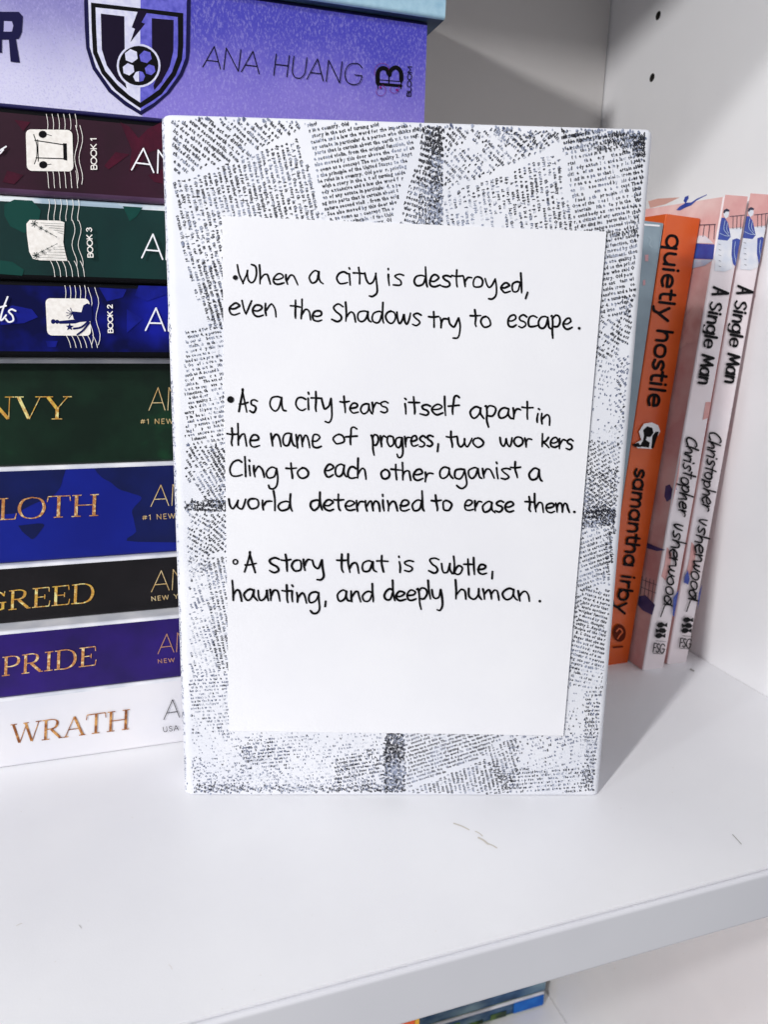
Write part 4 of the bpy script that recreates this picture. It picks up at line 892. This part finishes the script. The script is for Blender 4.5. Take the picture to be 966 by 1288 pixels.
mesh('ink_flecks', np.concatenate(qs), fs, mat('rubbed_ink', '4a5270', .6, 'a6aec2', scale=500), wrap, kind='stuff')
print('glyphs', nglyph)

# --- card and handwriting
def card_off(px):
    uv = to_uv(px); t = (uv[:, 0]-CARD[0][0])/(CARD[1][0]-CARD[0][0]); return .0042+.006*np.clip(t-.5, 0, 1)**2*4
M_card = mat('white_card', 'e9e9ed', .6, 'e5e5ea', scale=26, spec=.2, bump=.00004, bscale=900)
nu = 14; top_, bot_ = [], []
for i in range(nu+1):
    t = i/nu
    top_.append(CARD[0]*(1-t)+CARD[1]*t); bot_.append(CARD[3]*(1-t)+CARD[2]*t)
def lay(uv, off): return np.array([[u, -o, v] for (u, v), o in zip(uv, off)]) @ Ab[:3, :3].T + Ab[:3, 3]
ts = np.linspace(0, 1, nu+1); co = .0042+.006*np.clip(ts-.5, 0, 1)**2*4
V = np.concatenate([lay(top_, co), lay(bot_, co), lay(top_, co-.003), lay(bot_, co-.003)]); k = nu+1; Fc = []
for i in range(nu): Fc += [(i, k+i, k+i+1, i+1), (2*k+i, 2*k+i+1, 3*k+i+1, 3*k+i), (i, i+1, 2*k+i+1, 2*k+i), (k+i, 3*k+i, 3*k+i+1, k+i+1)]
Fc += [(0, 2*k, 3*k, k), (nu, k+nu, 3*k+nu, 2*k+nu)]
card = mesh('note_card', V, Fc, M_card, wrap); fixn(card); tag(card, 'white card with handwritten lines glued on the newsprint')
class CardPlane:
    def __call__(s, pts, off=0):
        pts = np.atleast_2d(pts); uv = to_uv(pts); t = np.clip((uv[:, 0]-CARD[0][0])/(CARD[1][0]-CARD[0][0]), 0, 1)
        o = .0042+.006*np.clip(t-.5, 0, 1)**2*4 + off
        return np.stack([uv[:, 0], -o, uv[:, 1]], 1) @ Ab[:3, :3].T + Ab[:3, 3]
pr = Print(CardPlane(), .0006, .000008)
PEN = 2.6
WORDS = [  # word, x0, x1, base0, base1, x-height px
 ('When', 299, 376, 356, 357.5, 12.6), ('a', 389, 405, 357, 357, 15.5), ('city', 421.5, 475, 357.5, 359, 14.5), ('is', 487, 507.5, 358.5, 359.5, 15.5), ('destroy', 521, 624.5, 359.5, 363, 14.2), ('ed', 629, 657, 367.5, 368.5, 13.2),
 ('even', 287.5, 349, 394.5, 398.5, 16), ('the', 364, 405.5, 400.5, 404.5, 14), ('Shadows', 416.5, 530, 404, 408.5, 14.5), ('try', 539, 579, 411, 412, 12.5), ('to', 592, 619, 411.8, 411, 13.2), ('escape', 637, 719, 410.5, 414, 14.5),
 ('As', 300, 324, 516.5, 517.5, 15.5), ('a', 338, 358, 516, 517, 17.5), ('city', 371, 418, 515, 517, 15.5), ('tears', 428, 489, 519.5, 518.5, 13.5), ('itself', 507.5, 577, 520.5, 521.5, 12.8), ('apart', 590.5, 668, 524, 527.5, 13.5), ('in', 673, 692.5, 531.5, 534, 12.5),
 ('the', 285, 326, 559, 562, 14.5), ('name', 340, 404, 561, 562, 16.5), ('of', 418.5, 449, 557.5, 557.5, 12), ('progress', 467, 545, 561, 562, 13), ('two', 562, 609, 562, 562.5, 12.5), ('wor', 628.5, 668, 561, 561.5, 12), ('kers', 680, 719.5, 561, 564.5, 12.5),
 ('Cling', 289, 350, 598, 600.5, 13.2), ('to', 360, 388.5, 601, 601, 13), ('each', 407.5, 461.5, 598.5, 601.5, 14.5), ('other', 477.5, 543, 600.5, 605, 12.6), ('aganist', 551.5, 655, 602, 601.5, 13.5), ('a', 664.5, 681, 603, 604, 15.5),
 ('world', 288, 368.5, 639.5, 641.5, 12.6), ('determined', 389, 533, 641, 643, 13.4), ('to', 544, 569, 642.5, 641.5, 12.2), ('erase', 583.5, 646, 641.5, 644, 13.2), ('them', 660, 717, 643, 643.5, 12.3),
 ('A', 307, 324, 719.5, 720, 15), ('Story', 337, 407, 718.5, 717, 13.5), ('that', 423.5, 486.5, 718.5, 719, 13.6), ('is', 501, 521, 718, 717.5, 13.5), ('Subtle', 539, 612, 720.5, 722, 12.4),
 ('haunting', 291.5, 402.5, 754, 757, 14), ('and', 423, 471, 754.5, 756, 13.2), ('deeply', 482, 557, 754.5, 753, 13.2), ('human', 571, 667.5, 752, 754.5, 13),
]
random.seed(11)
for t_, x0, x1, b0, b1, xh in WORDS: write(pr, t_, HAND, (x0, b0), (x1, b1), xh*.96, PEN, slant=-.08, jitter=.075)
for c, r in (((296, 349.3), 3.1), ((290, 502.3), 4.3), ((727.5, 413), 1.9), ((721.5, 643), 1.8), ((678.3, 755), 1.8)): pr.disc(c, r)
pr.ribbon([(296+2.9*math.cos(a), 706+2.9*math.sin(a)) for a in np.linspace(0, 6.4, 14)], 1.9)
for a, b in (((663, 368), (660.5, 375.5)), ((551, 558), (550, 567.5)), ((619, 718), (618.5, 727)), ((409.5, 755.5), (408.8, 762))): pr.ribbon([a, b], 2.5)
hw = pr.build('handwriting', mat('black_pen_ink', '040406', .6), card, kind='stuff')
